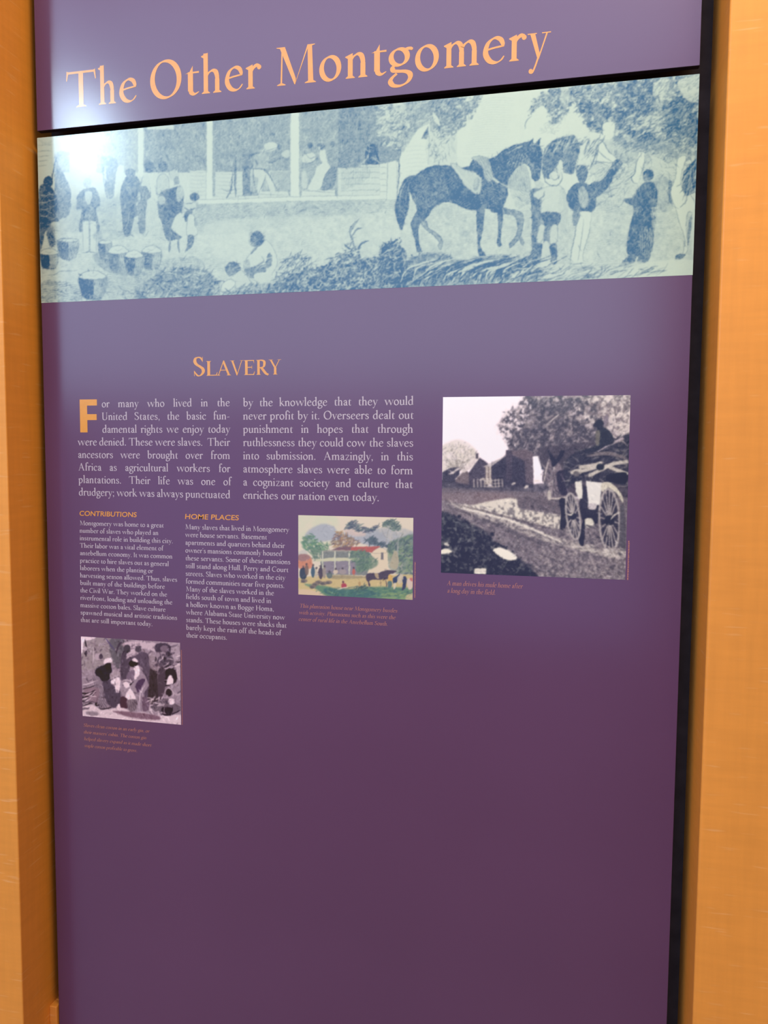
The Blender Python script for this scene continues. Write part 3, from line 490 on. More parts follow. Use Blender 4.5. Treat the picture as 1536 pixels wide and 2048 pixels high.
    leg([(808, 1115), (866, 1115), (860, 1200), (852, 1290), (832, 1380), (838, 1440), (872, 1490), (825, 1500), (812, 1420), (810, 1330), (804, 1240)]); leg([(978, 1140), (1020, 1140), (1010, 1260), (1002, 1380), (1008, 1410), (985, 1425), (972, 1390), (985, 1280)]); leg([(1020, 1100), (1090, 1118), (1160, 1135), (1192, 1180), (1180, 1290), (1160, 1350), (1110, 1410), (1075, 1435), (1080, 1395), (1125, 1340), (1145, 1270), (1128, 1190), (1090, 1160), (1020, 1145)], .62); leg([(1160, 1340), (1180, 1350), (1190, 1410), (1170, 1400)], .5)
    c.stroke([(200, 1470), (400, 1475), (700, 1470)], 7, T(.3)); c.stroke([(820, 1505), (850, 1490), (880, 1500)], 12, T(.9))
    tail = [(295, 835), (220, 852), (180, 910), (145, 1010), (122, 1110), (140, 1200), (177, 1292), (208, 1200), (242, 1090), (246, 980), (275, 900)]; c.fill(tail, T(.76)); c.hatch(tail, T(.97), 100, 3.2, .5, .9, .4); c.stroke([(240, 860), (180, 950), (160, 1080)], 8, T(.35), .7); c.stroke([(255, 880), (220, 980), (210, 1120)], 5, T(.3), .6)
    c.fill([(585, 742), (635, 742), (690, 785), (760, 800), (825, 830), (842, 890), (832, 975), (800, 990), (745, 950), (695, 905), (655, 830)], T(.22)); c.outline([(585, 742), (635, 742), (690, 785), (760, 800), (825, 830), (842, 890), (832, 975), (800, 990), (745, 950), (695, 905), (655, 830)], 6, T(.5)); c.ell(802, 905, 26, 60, T(.5), .8, 12); c.ell(796, 900, 14, 44, T(.3), 1, 12); c.stroke([(600, 750), (680, 850), (770, 930)], 22, T(.12), .7)
    c.fill([(740, 760), (790, 690), (840, 700), (870, 790), (840, 850), (790, 810)], T(.9)); c.fill([(760, 690), (830, 672), (900, 700), (930, 790), (935, 870), (900, 885), (870, 850), (850, 770), (800, 715)], T(.3)); c.hatch([(800, 690), (900, 700), (935, 870), (880, 870), (850, 770)], T(.7), 60, 3.4, .45, .8); c.outline([(760, 690), (830, 672), (900, 700), (930, 790), (935, 870), (900, 885), (870, 850), (850, 770), (800, 715)], 4, T(.75)); c.stroke([(930, 840), (1010, 905), (1120, 945), (1250, 970)], 6, T(.15)); c.fill([(940, 850), (985, 880), (980, 900), (935, 870)], T(.2))
    c.fill([(1062, 900), (1090, 830), (1180, 750), (1230, 790), (1252, 900), (1245, 970), (1150, 960), (1070, 940)], T(.28)); c.hatch([(1062, 900), (1090, 830), (1180, 750), (1230, 790), (1252, 900), (1245, 970), (1150, 960), (1070, 940)], T(.6), 80, 4, .35, .8); c.fill([(1060, 1010), (1120, 1030), (1110, 1110), (1050, 1100)], T(.1)); c.hatch([(1080, 950), (1250, 975), (1240, 1070), (1200, 1080), (1140, 1120), (1110, 1040)], T(.6), 40, 3.2, .5, .75)
    # ---- groom with a straw hat seen from the back
    D(); c.fill([(190, 985), (260, 960), (340, 965), (372, 1030), (362, 1165), (300, 1190), (230, 1195), (172, 1178), (185, 1080), (150, 1075), (118, 1050), (120, 1020)], T(.13)); c.outline([(190, 985), (260, 960), (340, 965), (372, 1030), (362, 1165), (300, 1190), (230, 1195), (172, 1178), (185, 1080), (150, 1075), (118, 1050), (120, 1020)], 5, T(.45)); c.stroke([(150, 1075), (190, 1050), (205, 1010)], 10, T(.62)); c.stroke([(120, 1010), (150, 990), (200, 975)], 8, T(.7)); c.fill([(120, 935), (160, 920), (200, 950), (150, 980)], T(.2))
    c.ell(285, 905, 72, 50, T(.08), 1, 10); c.stroke([(218, 860), (208, 920), (250, 955), (310, 958), (352, 900), (345, 850)], 9, T(.66)); c.ell(240, 868, 30, 38, T(.78)); c.ell(285, 880, 42, 36, T(.1)); c.stroke([(255, 870), (280, 915), (320, 890), (335, 855)], 8, T(.6))
    c.fill([(175, 1190), (330, 1190), (322, 1280), (240, 1340), (180, 1330), (200, 1270)], T(.75)); c.hatch([(175, 1190), (330, 1190), (322, 1280), (240, 1340), (180, 1330)], T(.92), 20, 3, .5, .8); c.fill([(165, 1290), (205, 1300), (190, 1400), (150, 1440), (140, 1400)], T(.16)); c.outline([(165, 1290), (205, 1300), (190, 1400), (160, 1440), (138, 1400)], 5, T(.55)); c.fill([(205, 1340), (245, 1340), (235, 1440), (195, 1440)], T(.66)); c.fill([(260, 1300), (310, 1290), (305, 1420), (260, 1450), (245, 1410)], T(.16)); c.outline([(260, 1300), (310, 1290), (305, 1420), (260, 1450), (245, 1410)], 6, T(.58)); c.fill([(130, 1460), (185, 1450), (170, 1580), (100, 1625), (70, 1600), (110, 1560)], T(.78)); c.fill([(245, 1460), (302, 1450), (305, 1600), (240, 1625), (225, 1605), (260, 1570)], T(.78)); c.fill([(195, 1440), (235, 1440), (250, 1600), (175, 1620)], T(.14))
    c.fill([(350, 1010), (385, 1060), (400, 1200), (380, 1320), (350, 1400), (330, 1280), (360, 1160)], T(.2)); c.hatch([(330, 1000), (400, 1040), (400, 1300), (320, 1400)], T(.4), 88, 3.4, .35, .7)
    # ---- groom with an arm raised
    c.fill([(570, 970), (620, 930), (680, 915), (740, 840), (780, 760), (810, 745), (850, 770), (840, 800), (800, 850), (740, 960), (700, 1010), (620, 1060)], T(.78)); c.hatch([(570, 970), (680, 915), (780, 760), (850, 770), (740, 960), (620, 1060)], T(.95), -50, 3.2, .5, .85); c.scatter([(740, 880), (780, 760), (850, 770), (800, 860)], 16, 50, 8, [T(.5), T(.9)], 20, 40)
    c.fill([(400, 1010), (450, 950), (520, 930), (580, 960), (630, 1040), (625, 1140), (590, 1185), (510, 1195), (440, 1170), (405, 1130), (385, 1055)], T(.76)); c.hatch([(400, 1010), (520, 930), (630, 1040), (590, 1185), (440, 1170)], T(.95), 25, 3.2, .5, .9); c.fill([(490, 990), (530, 970), (560, 1060), (540, 1150), (490, 1100)], T(.42)); c.stroke([(520, 960), (560, 1040), (560, 1160)], 8, T(.3), .8); c.fill([(470, 800), (530, 790), (562, 850), (545, 920), (500, 930), (470, 880)], T(.8)); c.scatter([(460, 790), (550, 780), (560, 850), (480, 860)], 16, 50, 6, [T(.95), T(.5)], -50, 20)
    c.fill([(475, 1190), (592, 1188), (575, 1330), (535, 1470), (518, 1600), (425, 1605), (445, 1430), (470, 1300)], T(.06)); c.stroke([(470, 1200), (462, 1330), (430, 1500), (418, 1600)], 9, T(.55)); c.stroke([(530, 1240), (510, 1400), (480, 1590)], 7, T(.5)); c.stroke([(595, 1190), (575, 1350), (530, 1500), (520, 1590)], 6, T(.5)); c.fill([(440, 1180), (500, 1190), (480, 1270), (445, 1290)], T(.66)); c.stroke([(400, 1605), (450, 1612), (530, 1600)], 10, T(.75)); c.stroke([(440, 1610), (450, 1630), (460, 1640)], 14, T(.65))
    # ---- figure in a long dark coat
    c.fill([(930, 1060), (975, 1000), (1040, 930), (1110, 935), (1140, 1010), (1128, 1130), (1090, 1150), (1095, 1290), (1108, 1400), (1085, 1520), (980, 1545), (890, 1515), (902, 1330), (925, 1250), (945, 1145), (880, 1105), (862, 1090), (870, 1065)], T(.76)); c.hatch([(930, 1060), (1040, 930), (1140, 1010), (1108, 1400), (1085, 1520), (890, 1515), (945, 1145)], T(.95), 86, 3.2, .5, .9); c.hatch([(1000, 1330), (1095, 1330), (1090, 1510), (1000, 1520)], T(.35), 88, 4.5, .35, .7); c.stroke([(930, 1270), (1000, 1290), (1090, 1270)], 7, T(.95)); c.stroke([(860, 1075), (850, 1110), (800, 1150)], 6, T(.6)); c.ell(1065, 872, 46, 48, T(.84)); c.ell(1045, 895, 24, 32, T(.7)); c.fill([(900, 1545), (960, 1540), (940, 1600), (820, 1635), (860, 1580)], T(.76)); c.fill([(990, 1540), (1080, 1520), (1060, 1590), (980, 1610)], T(.74)); c.stroke([(1000, 950), (1050, 900), (1110, 920)], 8, T(.4), .5)
    # ---- white horse at the right edge
    c.fill([(960, 820), (985, 700), (1020, 680), (1040, 720), (1010, 820), (990, 900), (975, 940), (930, 920), (935, 885)], T(.06)); c.stroke([(1015, 690), (970, 760), (950, 860), (925, 890), (940, 930), (975, 945)], 9, T(.72)); c.stroke([(1035, 700), (1030, 790), (1000, 880)], 7, T(.6)); c.fill([(1090, 720), (1200, 760), (1280, 850), (1260, 920), (1200, 880), (1130, 820)], T(.16)); c.scatter([(1080, 700), (1300, 740), (1300, 900), (1120, 830)], 26, 70, 6, [T(.5), T(.1)], 45, 25)
    c.fill([(1250, 1000), (1290, 900), (1310, 740), (1380, 720), (1340, 860), (1340, 960), (1400, 1020), (1450, 1100), (1455, 1190), (1400, 1180), (1380, 1260), (1385, 1400), (1390, 1500), (1350, 1530), (1372, 1440), (1360, 1370), (1320, 1260), (1290, 1140), (1262, 1080)], T(.05)); c.outline([(1250, 1000), (1290, 900), (1310, 740), (1380, 720), (1340, 860), (1340, 960), (1400, 1020), (1450, 1100), (1455, 1190), (1400, 1180), (1380, 1260), (1385, 1400), (1390, 1500), (1350, 1530), (1372, 1440), (1360, 1370), (1320, 1260), (1290, 1140), (1262, 1080)], 5, T(.55)); c.fill([(1235, 920), (1262, 940), (1250, 1040), (1265, 1110), (1235, 1080)], T(.7)); mane = [(1345, 940), (1360, 840), (1430, 770), (1478, 760), (1474, 1000), (1440, 1020), (1390, 1040), (1350, 1000)]; c.fill(mane, T(.7)); c.scatter(mane, 60, 110, 8, [T(.9), T(.95), T(.25)], -58, 14); c.stroke([(1330, 1140), (1370, 1100), (1390, 1060)], 9, T(.6)); c.fill([(1405, 1240), (1440, 1190), (1420, 1330), (1395, 1460), (1390, 1330)], T(.6)); c.fill([(1290, 1545), (1350, 1525), (1370, 1540), (1300, 1590)], T(.78)); c.fill([(1430, 1190), (1458, 1195), (1450, 1500), (1425, 1500)], T(.08))
    # ---- ground strip and grass along the lower edge
    P(); c.fill([(1290, 525), (1395, 521), (1392, 556), (1250, 556)], T(.05), .9, soft=3); c.tone([(1040, 534), (1280, 524), (1260, 545), (1040, 556)], T(.1), .9)
    C(); gr = [(180, 1560), (300, 1500), (500, 1480), (700, 1540), (900, 1500), (1070, 1500), (1200, 1600), (1350, 1640), (1300, 1700), (1000, 1740), (200, 1780), (60, 1760)]
    c.tone(gr, T(.8), .95, amt=.5, soft=3); c.tone([(0, 1440), (120, 1390), (200, 1500), (180, 1780), (0, 1790)], T(.9), .9, amt=.4)
    c.scatter([(-20, 1440), (120, 1380), (230, 1560), (300, 1780), (-20, 1790)], 170, 50, 8, [T(.95), T(.9), T(.15), T(.35)], -55, 45)
    for (bx, n) in ((340, 24), (560, 26), (760, 26), (960, 20), (1120, 16)):
        for k in range(n):
            x = bx+c.r.randn()*75; y = 1745-c.r.rand()*50-(bx-340)*.02; L = 150+130*c.r.rand(); a = math.radians(-50+c.r.randn()*12); lt = k % 3 == 0
            c.stroke([(x, y), (x+L*.45*math.cos(a), y+L*.5*math.sin(a)), (x+L*1.15, y-L*.72)], 9+6*c.r.rand(), T(.07 if lt else .93), .9)
    c.scatter([(1050, 1640), (1300, 1560), (1536, 1680), (1536, 1720), (1000, 1745)], 60, 110, 9, [T(.8), T(.85), T(.1)], -22, 10)
    D(); c.scatter([(60, 1680), (400, 1630), (1100, 1640), (1170, 1690), (700, 1740), (0, 1760)], 90, 110, 7, [T(.75), T(.6), T(.85)], -22, 14); c.stroke([(0, 1750), (60, 1700), (180, 1670)], 16, T(.9)); c.stroke([(380, 1640), (600, 1625), (900, 1600)], 5, T(.4))
    A(); c.stroke([(90, 1700), (200, 1690), (300, 1695)], 5, T(.1))
    P(); c.etch([(68, 240), (780, 170), (780, 400), (68, 410)], 1900, 11, 1.1, .2, -80, 25, .2); c.etch([(68, 400), (780, 400), (780, 610), (68, 610)], 1300, 13, 1.2, .24, -12, 30, .3)
    c.etch([(780, 270), (1060, 270), (1060, 520), (780, 520)], 700, 12, 1.1, .26, 65, 25, .45); c.etch([(1040, 300), (1400, 300), (1400, 540), (1040, 540)], 1500, 12, 1.1, .26, 80, 30, .35); c.etch([(780, 140), (1400, 140), (1400, 300), (780, 300)], 1500, 13, 1.3, .28, -38, 22, .25)
    c.etch([(400, 500), (1100, 500), (1100, 600), (400, 600)], 900, 14, 1.5, .35, -35, 25, .4); c.etch([(72, 260), (400, 260), (400, 600), (72, 600)], 900, 10, 1.2, .3, 80, 30, .5)
    c.fray(.55, 5.)
    a = c.a[:, :, 0]; n3 = vnoise(c.h, c.w, 3.2, 77, 2)-.5; n4 = vnoise(c.h, c.w, 14, 78, 2)-.5
    yy, xx = np.mgrid[0:c.h, 0:c.w]; cut = np.sin((xx*.55+yy*.95+n4*26)*1.55)         # the graver's cross cuts in the darks
    k = np.clip(a*1.6, 0, 1)
    a = a+k*(n3*.36+n4*.22+cut*.09)-.02
    c.a[:, :, 0] = blur1(np.clip(a, .02, 1))
    return c

def v_(*c): return [x/255. for x in c]
def paint_wagon():
    """black and white photograph: cabins, dirt road, man on a mule wagon"""
    c = Canvas(876, 782, 1266, 1168, v_(228, 214, 211), 1., 11); c.frame(860, 770, 3.657)
    dk, md, lt, hi = v_(44, 48, 58), v_(112, 98, 100), v_(178, 164, 152), v_(214, 208, 184)
    c.tone([(60, 560), (60, 470), (200, 400), (330, 470), (340, 600), (60, 640)], v_(196, 186, 160), .9, soft=4)
    for k in range(26):
        x = 95+c.r.rand()*230; y = 480+c.r.rand()*130; c.stroke([(200, 640), ((x+200)/2+8*c.r.randn(), (y+620)/2), (x, y)], 3.5, v_(120, 112, 100), .6)
    c.scatter([(90, 450), (230, 410), (340, 500), (320, 560), (100, 610)], 130, 20, 4, [v_(140, 130, 110), v_(210, 205, 180), v_(110, 104, 96)], -40, 60, .7)
    # big trees
    tr = [(500, 290), (560, 200), (640, 160), (690, 80), (720, 0), (1100, -20), (1560, -30), (1560, 560), (1200, 560), (1000, 560), (700, 600), (590, 480), (560, 400), (520, 340)]
    c.tone(tr, v_(132, 118, 116), .95, soft=4, amt=.5); c.tone([(560, 300), (700, 170), (860, 90), (1000, 200), (1150, 330), (1200, 500), (900, 520), (620, 520), (570, 420)], v_(96, 88, 92), .95, soft=5, amt=.55)
    c.tone([(1060, 90), (1210, 40), (1540, 20), (1540, 330), (1330, 330), (1300, 230), (1180, 170)], v_(206, 194, 176), .9, soft=4, amt=.45); c.tone([(860, 80), (1000, 80), (960, 170), (880, 160)], v_(190, 178, 168), .8, amt=.7)
    c.scatter(tr, 760, 44, 6, [v_(78, 72, 78), v_(98, 88, 90), v_(196, 184, 166), v_(120, 108, 106), v_(66, 64, 72), v_(150, 138, 130)], -38, 35, .75)
    c.scatter([(500, 300), (640, 150), (720, 80), (640, 300), (580, 420)], 120, 26, 5, [v_(130, 116, 110), v_(220, 200, 190), v_(100, 92, 92)], -30, 50, .7)
    c.scatter([(580, 200), (800, 120), (1160, 330), (1200, 470), (640, 470)], 330, 40, 7, [v_(70, 66, 74), v_(84, 78, 84), v_(128, 116, 114)], -30, 35, .8)
    c.stroke([(810, 100), (830, 260), (815, 520)], 40, v_(84, 78, 82), .8); c.stroke([(850, 290), (900, 250), (960, 200)], 8, v_(190, 178, 160)); c.stroke([(1370, 330), (1355, 200), (1330, 100)], 8, v_(110, 98, 92)); c.stroke([(1370, 280), (1420, 200), (1445, 130)], 5, v_(120, 108, 98)); c.stroke([(1355, 220), (1300, 160), (1280, 110)], 5, v_(120, 108, 98)); c.stroke([(1380, 340), (1430, 300), (1450, 240)], 5, v_(130, 118, 104))
    c.tone([(1180, 130), (1300, 150), (1310, 230), (1230, 250), (1190, 190)], v_(120, 104, 100), .9)
    for p in ([(1060, 60), (1500, 60), (1440, 400), (1160, 330)], ): c.clump(p, v_(120, 108, 106), .8, 9, .55); c.clump(p, v_(214, 202, 184), .7, 7, .58)
    tt = [(520, 290), (640, 160), (720, 60), (1150, 60), (1250, 300), (1200, 470), (640, 480), (560, 400)]; c.clump(tt, v_(74, 70, 76), .8, 11, .5); c.clump(tt, v_(168, 154, 144), .55, 6, .62); c.clump([(480, 300), (560, 180), (690, 90), (720, 200), (600, 420), (540, 420)], v_(224, 208, 202), .85, 6, .56)
    # cabins
    c.fill([(590, 480), (700, 470), (755, 500), (755, 700), (600, 700)], v_(112, 96, 96), 1, False); c.fill([(88, 640), (140, 610), (215, 600), (215, 720), (88, 720)], v_(74, 70, 78), 1, False)
    c.fill([(185, 690), (255, 610), (285, 640), (285, 740), (190, 740)], v_(122, 106, 100), 1, False); c.fill([(180, 690), (340, 530), (365, 530), (300, 600), (255, 640), (240, 640), (190, 690)], v_(200, 186, 172), 1, False); c.fill([(285, 640), (365, 530), (425, 575), (425, 740), (285, 740)], v_(84, 76, 84), 1, False); c.rect(335, 500, 352, 540, v_(90, 80, 84)); c.fill([(130, 655), (205, 605), (230, 605), (170, 650)], v_(196, 184, 170), 1, False)
    c.fill([(385, 600), (555, 515), (600, 505), (450, 600)], v_(186, 176, 166), 1, False); c.fill([(450, 595), (560, 515), (600, 510), (700, 560), (755, 600), (755, 750), (450, 750)], v_(70, 66, 76), 1, False); c.rect(555, 478, 600, 700, v_(86, 76, 84)); c.rect(405, 595, 450, 730, v_(140, 124, 112)); c.rect(412, 595, 420, 720, v_(196, 184, 160)); c.rect(436, 595, 444, 720, v_(196, 184, 160))
    c.hatch([(450, 560), (755, 560), (755, 750), (450, 750)], v_(54, 52, 62), 90, 4, .4, .5, .3, False); c.fill([(690, 540), (755, 530), (755, 730), (700, 720)], v_(108, 94, 96), .9, False)
    c.fill([(750, 525), (808, 515), (815, 660), (760, 675)], v_(226, 222, 216), 1, False); c.rect(815, 500, 870, 620, v_(58, 66, 84))
    # fence and dark bank
    c.tone([(0, 690), (300, 730), (560, 740), (860, 720), (960, 760), (960, 830), (600, 800), (0, 790)], v_(74, 70, 76), 1, amt=.25)
    for x in range(320, 530, 26): c.stroke([(x, 690), (x+3, 745)], 8, v_(196, 184, 158), .8, False)
    for y in (695, 720, 742): c.stroke([(385, y), (450, y+3), (525, y-4)], 8, v_(186, 174, 152), .8)
    c.stroke([(755, 705), (780, 700), (805, 705)], 8, v_(206, 196, 170)); c.stroke([(760, 725), (800, 722)], 7, v_(180, 168, 150)); c.ell(612, 722, 18, 9, v_(190, 180, 160), 1, -30); c.ell(705, 745, 18, 10, v_(200, 190, 170), 1, -30); c.ell(380, 690, 22, 8, v_(180, 170, 150), 1, -20)
    # ground
    c.tone([(0, 780), (400, 770), (960, 800), (1240, 900), (1530, 1000), (1560, 1560), (700, 1500), (0, 1500), (0, 1100)], v_(120, 108, 106), 1, soft=3, amt=.15)
    c.tone([(85, 790), (500, 790), (640, 830), (400, 880), (85, 840)], v_(132, 112, 106), 1, amt=.4); c.tone([(620, 820), (960, 830), (960, 940), (800, 910), (640, 890)], v_(108, 96, 94), 1, amt=.4)
    rd = [(150, 870), (300, 880), (440, 850), (620, 830), (650, 900), (800, 930), (950, 960), (950, 1050), (760, 1010), (560, 960), (380, 930)]
    c.fill(rd, v_(208, 200, 172), 1, soft=2); c.tone(rd, v_(186, 174, 150), .6)
    c.fill([(230, 900), (420, 950), (640, 1010), (830, 1090), (960, 1120), (1200, 1180), (1420, 1250), (1330, 1270), (1080, 1200), (860, 1150), (620, 1060), (400, 980)], v_(176, 166, 148), .9, soft=2)
    c.fill(rd, v_(214, 206, 178), .6, soft=2); c.stroke([(180, 890), (420, 945), (640, 1010), (850, 1100), (960, 1150)], 26, v_(212, 204, 178), .9); c.stroke([(180, 870), (500, 950), (800, 1030), (950, 1060)], 16, v_(120, 108, 100), .8); c.stroke([(140, 900), (400, 985), (700, 1120), (900, 1190)], 20, v_(100, 92, 90), .8)
    c.scatter([(100, 830), (950, 1050), (1480, 1260), (1480, 1460), (760, 1440), (300, 1100), (70, 960)], 620, 40, 7, [v_(88, 82, 84), v_(158, 146, 136), v_(132, 118, 112), v_(196, 186, 162), v_(104, 96, 96)], 28, 25, .6)
    c.fill([(80, 930), (260, 1000), (420, 1080), (480, 1180), (640, 1260), (760, 1370), (740, 1460), (300, 1500), (-40, 1480), (0, 1100)], v_(62, 64, 68), 1, soft=5); c.tone([(85, 950), (240, 1000), (330, 1070), (300, 1150), (85, 1130)], v_(84, 90, 84), .9)
    c.scatter([(80, 960), (420, 1090), (760, 1440), (30, 1440)], 380, 34, 8, [v_(42, 44, 50), v_(96, 100, 96), v_(150, 146, 134), v_(54, 58, 62), v_(70, 76, 78), v_(40, 44, 48)], 15, 50, .75)
    c.fill([(80, 1260), (300, 1280), (700, 1330), (740, 1450), (-20, 1450)], v_(38, 40, 46), .9, soft=3); c.scatter([(440, 1290), (740, 1300), (720, 1400), (440, 1390)], 70, 36, 8, [v_(58, 70, 76), v_(36, 38, 46), v_(84, 92, 90)], 0, 40)
    c.fill([(75, 1210), (120, 1195), (160, 1220), (130, 1235), (80, 1235)], v_(220, 214, 180)); c.fill([(460, 1205), (520, 1190), (620, 1240), (630, 1275), (560, 1278), (490, 1240)], v_(222, 216, 186)); c.fill([(100, 1165), (130, 1150), (140, 1180)], v_(200, 196, 170)); c.fill([(328, 1340), (412, 1340), (410, 1384), (320, 1380)], v_(214, 208, 178), 1, False); c.stroke([(330, 1360), (410, 1362)], 5, v_(110, 100, 86)); c.ell(382, 1100, 22, 28, v_(34, 36, 44)); c.fill([(470, 1170), (520, 1180), (500, 1220), (460, 1210)], v_(200, 194, 168), .8)
    c.clump([(960, 810), (1500, 1150), (1500, 1460), (700, 1460), (420, 1150), (300, 1000)], v_(86, 80, 82), .6, 6, .56); c.clump([(960, 1000), (1500, 1200), (1500, 1460), (760, 1460)], v_(176, 164, 150), .5, 5, .6); c.clump([(60, 950), (400, 1080), (740, 1380), (740, 1460), (0, 1460)], v_(34, 36, 42), .85, 9, .46); c.clump([(60, 950), (400, 1080), (700, 1380), (60, 1330)], v_(120, 122, 112), .7, 5, .62)
    c.fill([(75, 1212), (120, 1195), (160, 1220), (80, 1236)], v_(220, 214, 180)); c.fill([(460, 1205), (520, 1190), (620, 1240), (630, 1275), (560, 1278), (490, 1240)], v_(222, 216, 186)); c.fill([(328, 1340), (412, 1340), (410, 1384), (320, 1380)], v_(214, 208, 178), 1, False); c.stroke([(330, 1360), (410, 1362)], 5, v_(110, 100, 86))
    c.stroke([(180, 890), (420, 945), (640, 1010), (850, 1100), (960, 1150)], 14, v_(212, 204, 178), .8)
    c.fill([(800, 470), (980, 440), (1500, 440), (1500, 900), (1420, 960), (1240, 900), (1080, 820), (960, 780), (880, 640), (820, 600)], v_(84, 76, 80), 1, soft=2)
    c.fill([(1200, 860), (1500, 860), (1500, 1280), (1380, 1240), (1240, 1150)], v_(116, 106, 104), .9, soft=3)
    c.scatter([(810, 470), (1500, 440), (1500, 900), (1000, 780), (880, 640)], 90, 50, 7, [v_(54, 52, 60), v_(120, 108, 106), v_(70, 64, 72)], -30, 40, .7)
    # mules
    c.fill([(820, 700), (850, 580), (880, 545), (930, 560), (960, 600), (980, 700), (940, 790), (900, 830), (850, 830), (870, 740)], v_(126, 112, 112)); c.scatter([(830, 600), (960, 580), (960, 780), (860, 830)], 60, 50, 7, [v_(84, 78, 80), v_(160, 148, 140), v_(60, 58, 64)], 80, 25)
    c.stroke([(870, 540), (850, 620), (830, 720)], 10, v_(188, 176, 160)); c.stroke([(935, 540), (910, 590), (905, 620)], 12, v_(186, 176, 164)); c.fill([(862, 470), (900, 520), (925, 540), (960, 480), (985, 490), (950, 550), (900, 600), (880, 540)], v_(44, 44, 56)); c.fill([(930, 640), (980, 630), (1010, 700), (1000, 800), (960, 800), (935, 740)], v_(56, 50, 62)); c.stroke([(960, 650), (990, 720), (1010, 790)], 8, v_(150, 134, 140)); c.fill([(860, 780), (880, 770), (885, 835), (862, 838)], v_(180, 170, 150))
    # wagon load: brush and logs
    ld = [(980, 600), (1000, 540), (1120, 470), (1240, 480), (1320, 420), (1540, 360), (1540, 740), (1300, 710), (1060, 710), (1000, 760), (985, 680)]
    c.fill(ld, v_(60, 60, 68), 1, soft=2); c.scatter(ld, 190, 70, 9, [v_(36, 38, 46), v_(96, 94, 96), v_(50, 52, 62), v_(130, 124, 114)], -12, 35)
    for p in ([(1060, 650), (1150, 620), (1220, 600)], [(1170, 660), (1230, 630), (1290, 600)], [(1290, 590), (1360, 620), (1440, 650)], [(1280, 600), (1350, 575), (1440, 560)], [(1100, 600), (1180, 590), (1250, 570)], [(1040, 640), (1060, 630), (1100, 625)]): c.stroke(p, 26, v_(188, 180, 156), .95, False)
    c.stroke([(1230, 480), (1320, 430), (1410, 390)], 16, v_(176, 160, 158), 1, False); c.stroke([(1150, 520), (1300, 500), (1440, 540)], 30, v_(120, 110, 104)); c.stroke([(1320, 440), (1400, 410), (1450, 450)], 10, v_(150, 138, 130)); c.fill([(1300, 660), (1430, 640), (1430, 720), (1300, 700)], v_(30, 36, 44)); c.ell(1070, 650, 24, 22, v_(110, 104, 96)); c.ell(1245, 600, 30, 24, v_(40, 50, 52))
    # driver
    c.fill([(1225, 300), (1290, 320), (1330, 360), (1345, 420), (1280, 450), (1230, 480), (1170, 490), (1140, 470), (1200, 450), (1225, 400)], v_(48, 54, 60)); c.fill([(1215, 340), (1245, 340), (1235, 440), (1212, 430)], v_(112, 108, 88)); c.fill([(1192, 300), (1215, 262), (1250, 252), (1272, 285), (1262, 320), (1235, 330), (1220, 310)], v_(44, 44, 54)); c.fill([(1270, 240), (1300, 215), (1300, 260), (1275, 300)], v_(130, 116, 124), .8); c.stroke([(1130, 465), (1160, 490), (1210, 485)], 14, v_(50, 52, 60))
    # wagon body and wheels
    c.fill([(1100, 820), (1240, 860), (1220, 1010), (1120, 1000)], v_(48, 48, 56)); c.fill([(1060, 705), (1110, 700), (1120, 830), (1090, 835), (1065, 780)], v_(206, 204, 180), 1, False); c.fill([(1140, 700), (1260, 715), (1240, 880), (1150, 880), (1145, 790)], v_(208, 206, 188), 1, False); c.fill([(1118, 740), (1145, 740), (1160, 890), (1110, 900)], v_(56, 56, 66), 1, False); c.fill([(1260, 715), (1330, 720), (1400, 800), (1410, 860), (1350, 780), (1260, 780)], v_(196, 190, 158), 1); c.fill([(1160, 870), (1215, 870), (1210, 910), (1160, 905)], v_(186, 178, 170)); c.stroke([(865, 830), (950, 830), (1020, 815)], 14, v_(190, 178, 158)); c.fill([(945, 840), (990, 840), (1000, 980), (985, 1050), (950, 1050), (958, 940)], v_(44, 44, 50)); c.fill([(1130, 985), (1180, 975), (1200, 1020), (1140, 1050)], v_(196, 192, 164)); c.scatter([(1120, 1050), (1230, 1030), (1250, 1180), (1110, 1170)], 40, 50, 7, [v_(130, 120, 116), v_(74, 70, 74)], 20, 20)
    c.fill([(1090, 1100), (1130, 980), (1125, 1160), (1095, 1165)], v_(40, 42, 50))
    def wheel(cx, cy, rx, ry, rot, hubr, sp):
        c.ell(cx, cy, rx, ry, v_(96, 90, 92), 1, rot); c.ell(cx, cy, rx*.8, ry*.86, v_(60, 58, 66), 1, rot); q = math.radians(rot)
        for k in range(sp):
            a = 2*math.pi*(k+.3)/sp; ex, ey = rx*.9*math.cos(a), ry*.92*math.sin(a); c.stroke([(cx, cy), (cx+ex*math.cos(q)-ey*math.sin(q), cy+ex*math.sin(q)+ey*math.cos(q))], 9, v_(176, 166, 150), .9, False)
        t = np.linspace(0, 2*math.pi, 22); P = [(cx+rx*.93*math.cos(a)*math.cos(q)-ry*.95*math.sin(a)*math.sin(q), cy+rx*.93*math.cos(a)*math.sin(q)+ry*.95*math.sin(a)*math.cos(q)) for a in t]
        c.stroke(P, 14, v_(172, 164, 150), .9, False, 2); c.ell(cx, cy, hubr, hubr, v_(40, 44, 52))
    wheel(1046, 960, 52, 180, -8, 26, 14); wheel(1312, 990, 80, 240, -2, 38, 16); c.stroke([(1320, 985), (1350, 950), (1385, 935)], 12, v_(196, 188, 164)); c.stroke([(990, 940), (1030, 950), (1050, 930)], 12, v_(200, 192, 166)); c.fill([(1392, 900), (1420, 900), (1430, 1190), (1380, 1240), (1385, 1100)], v_(92, 88, 88)); c.scatter([(1120, 1170), (1420, 1200), (1420, 1270), (1080, 1210)], 50, 50, 9, [v_(196, 188, 166), v_(150, 140, 128)], 25, 15)
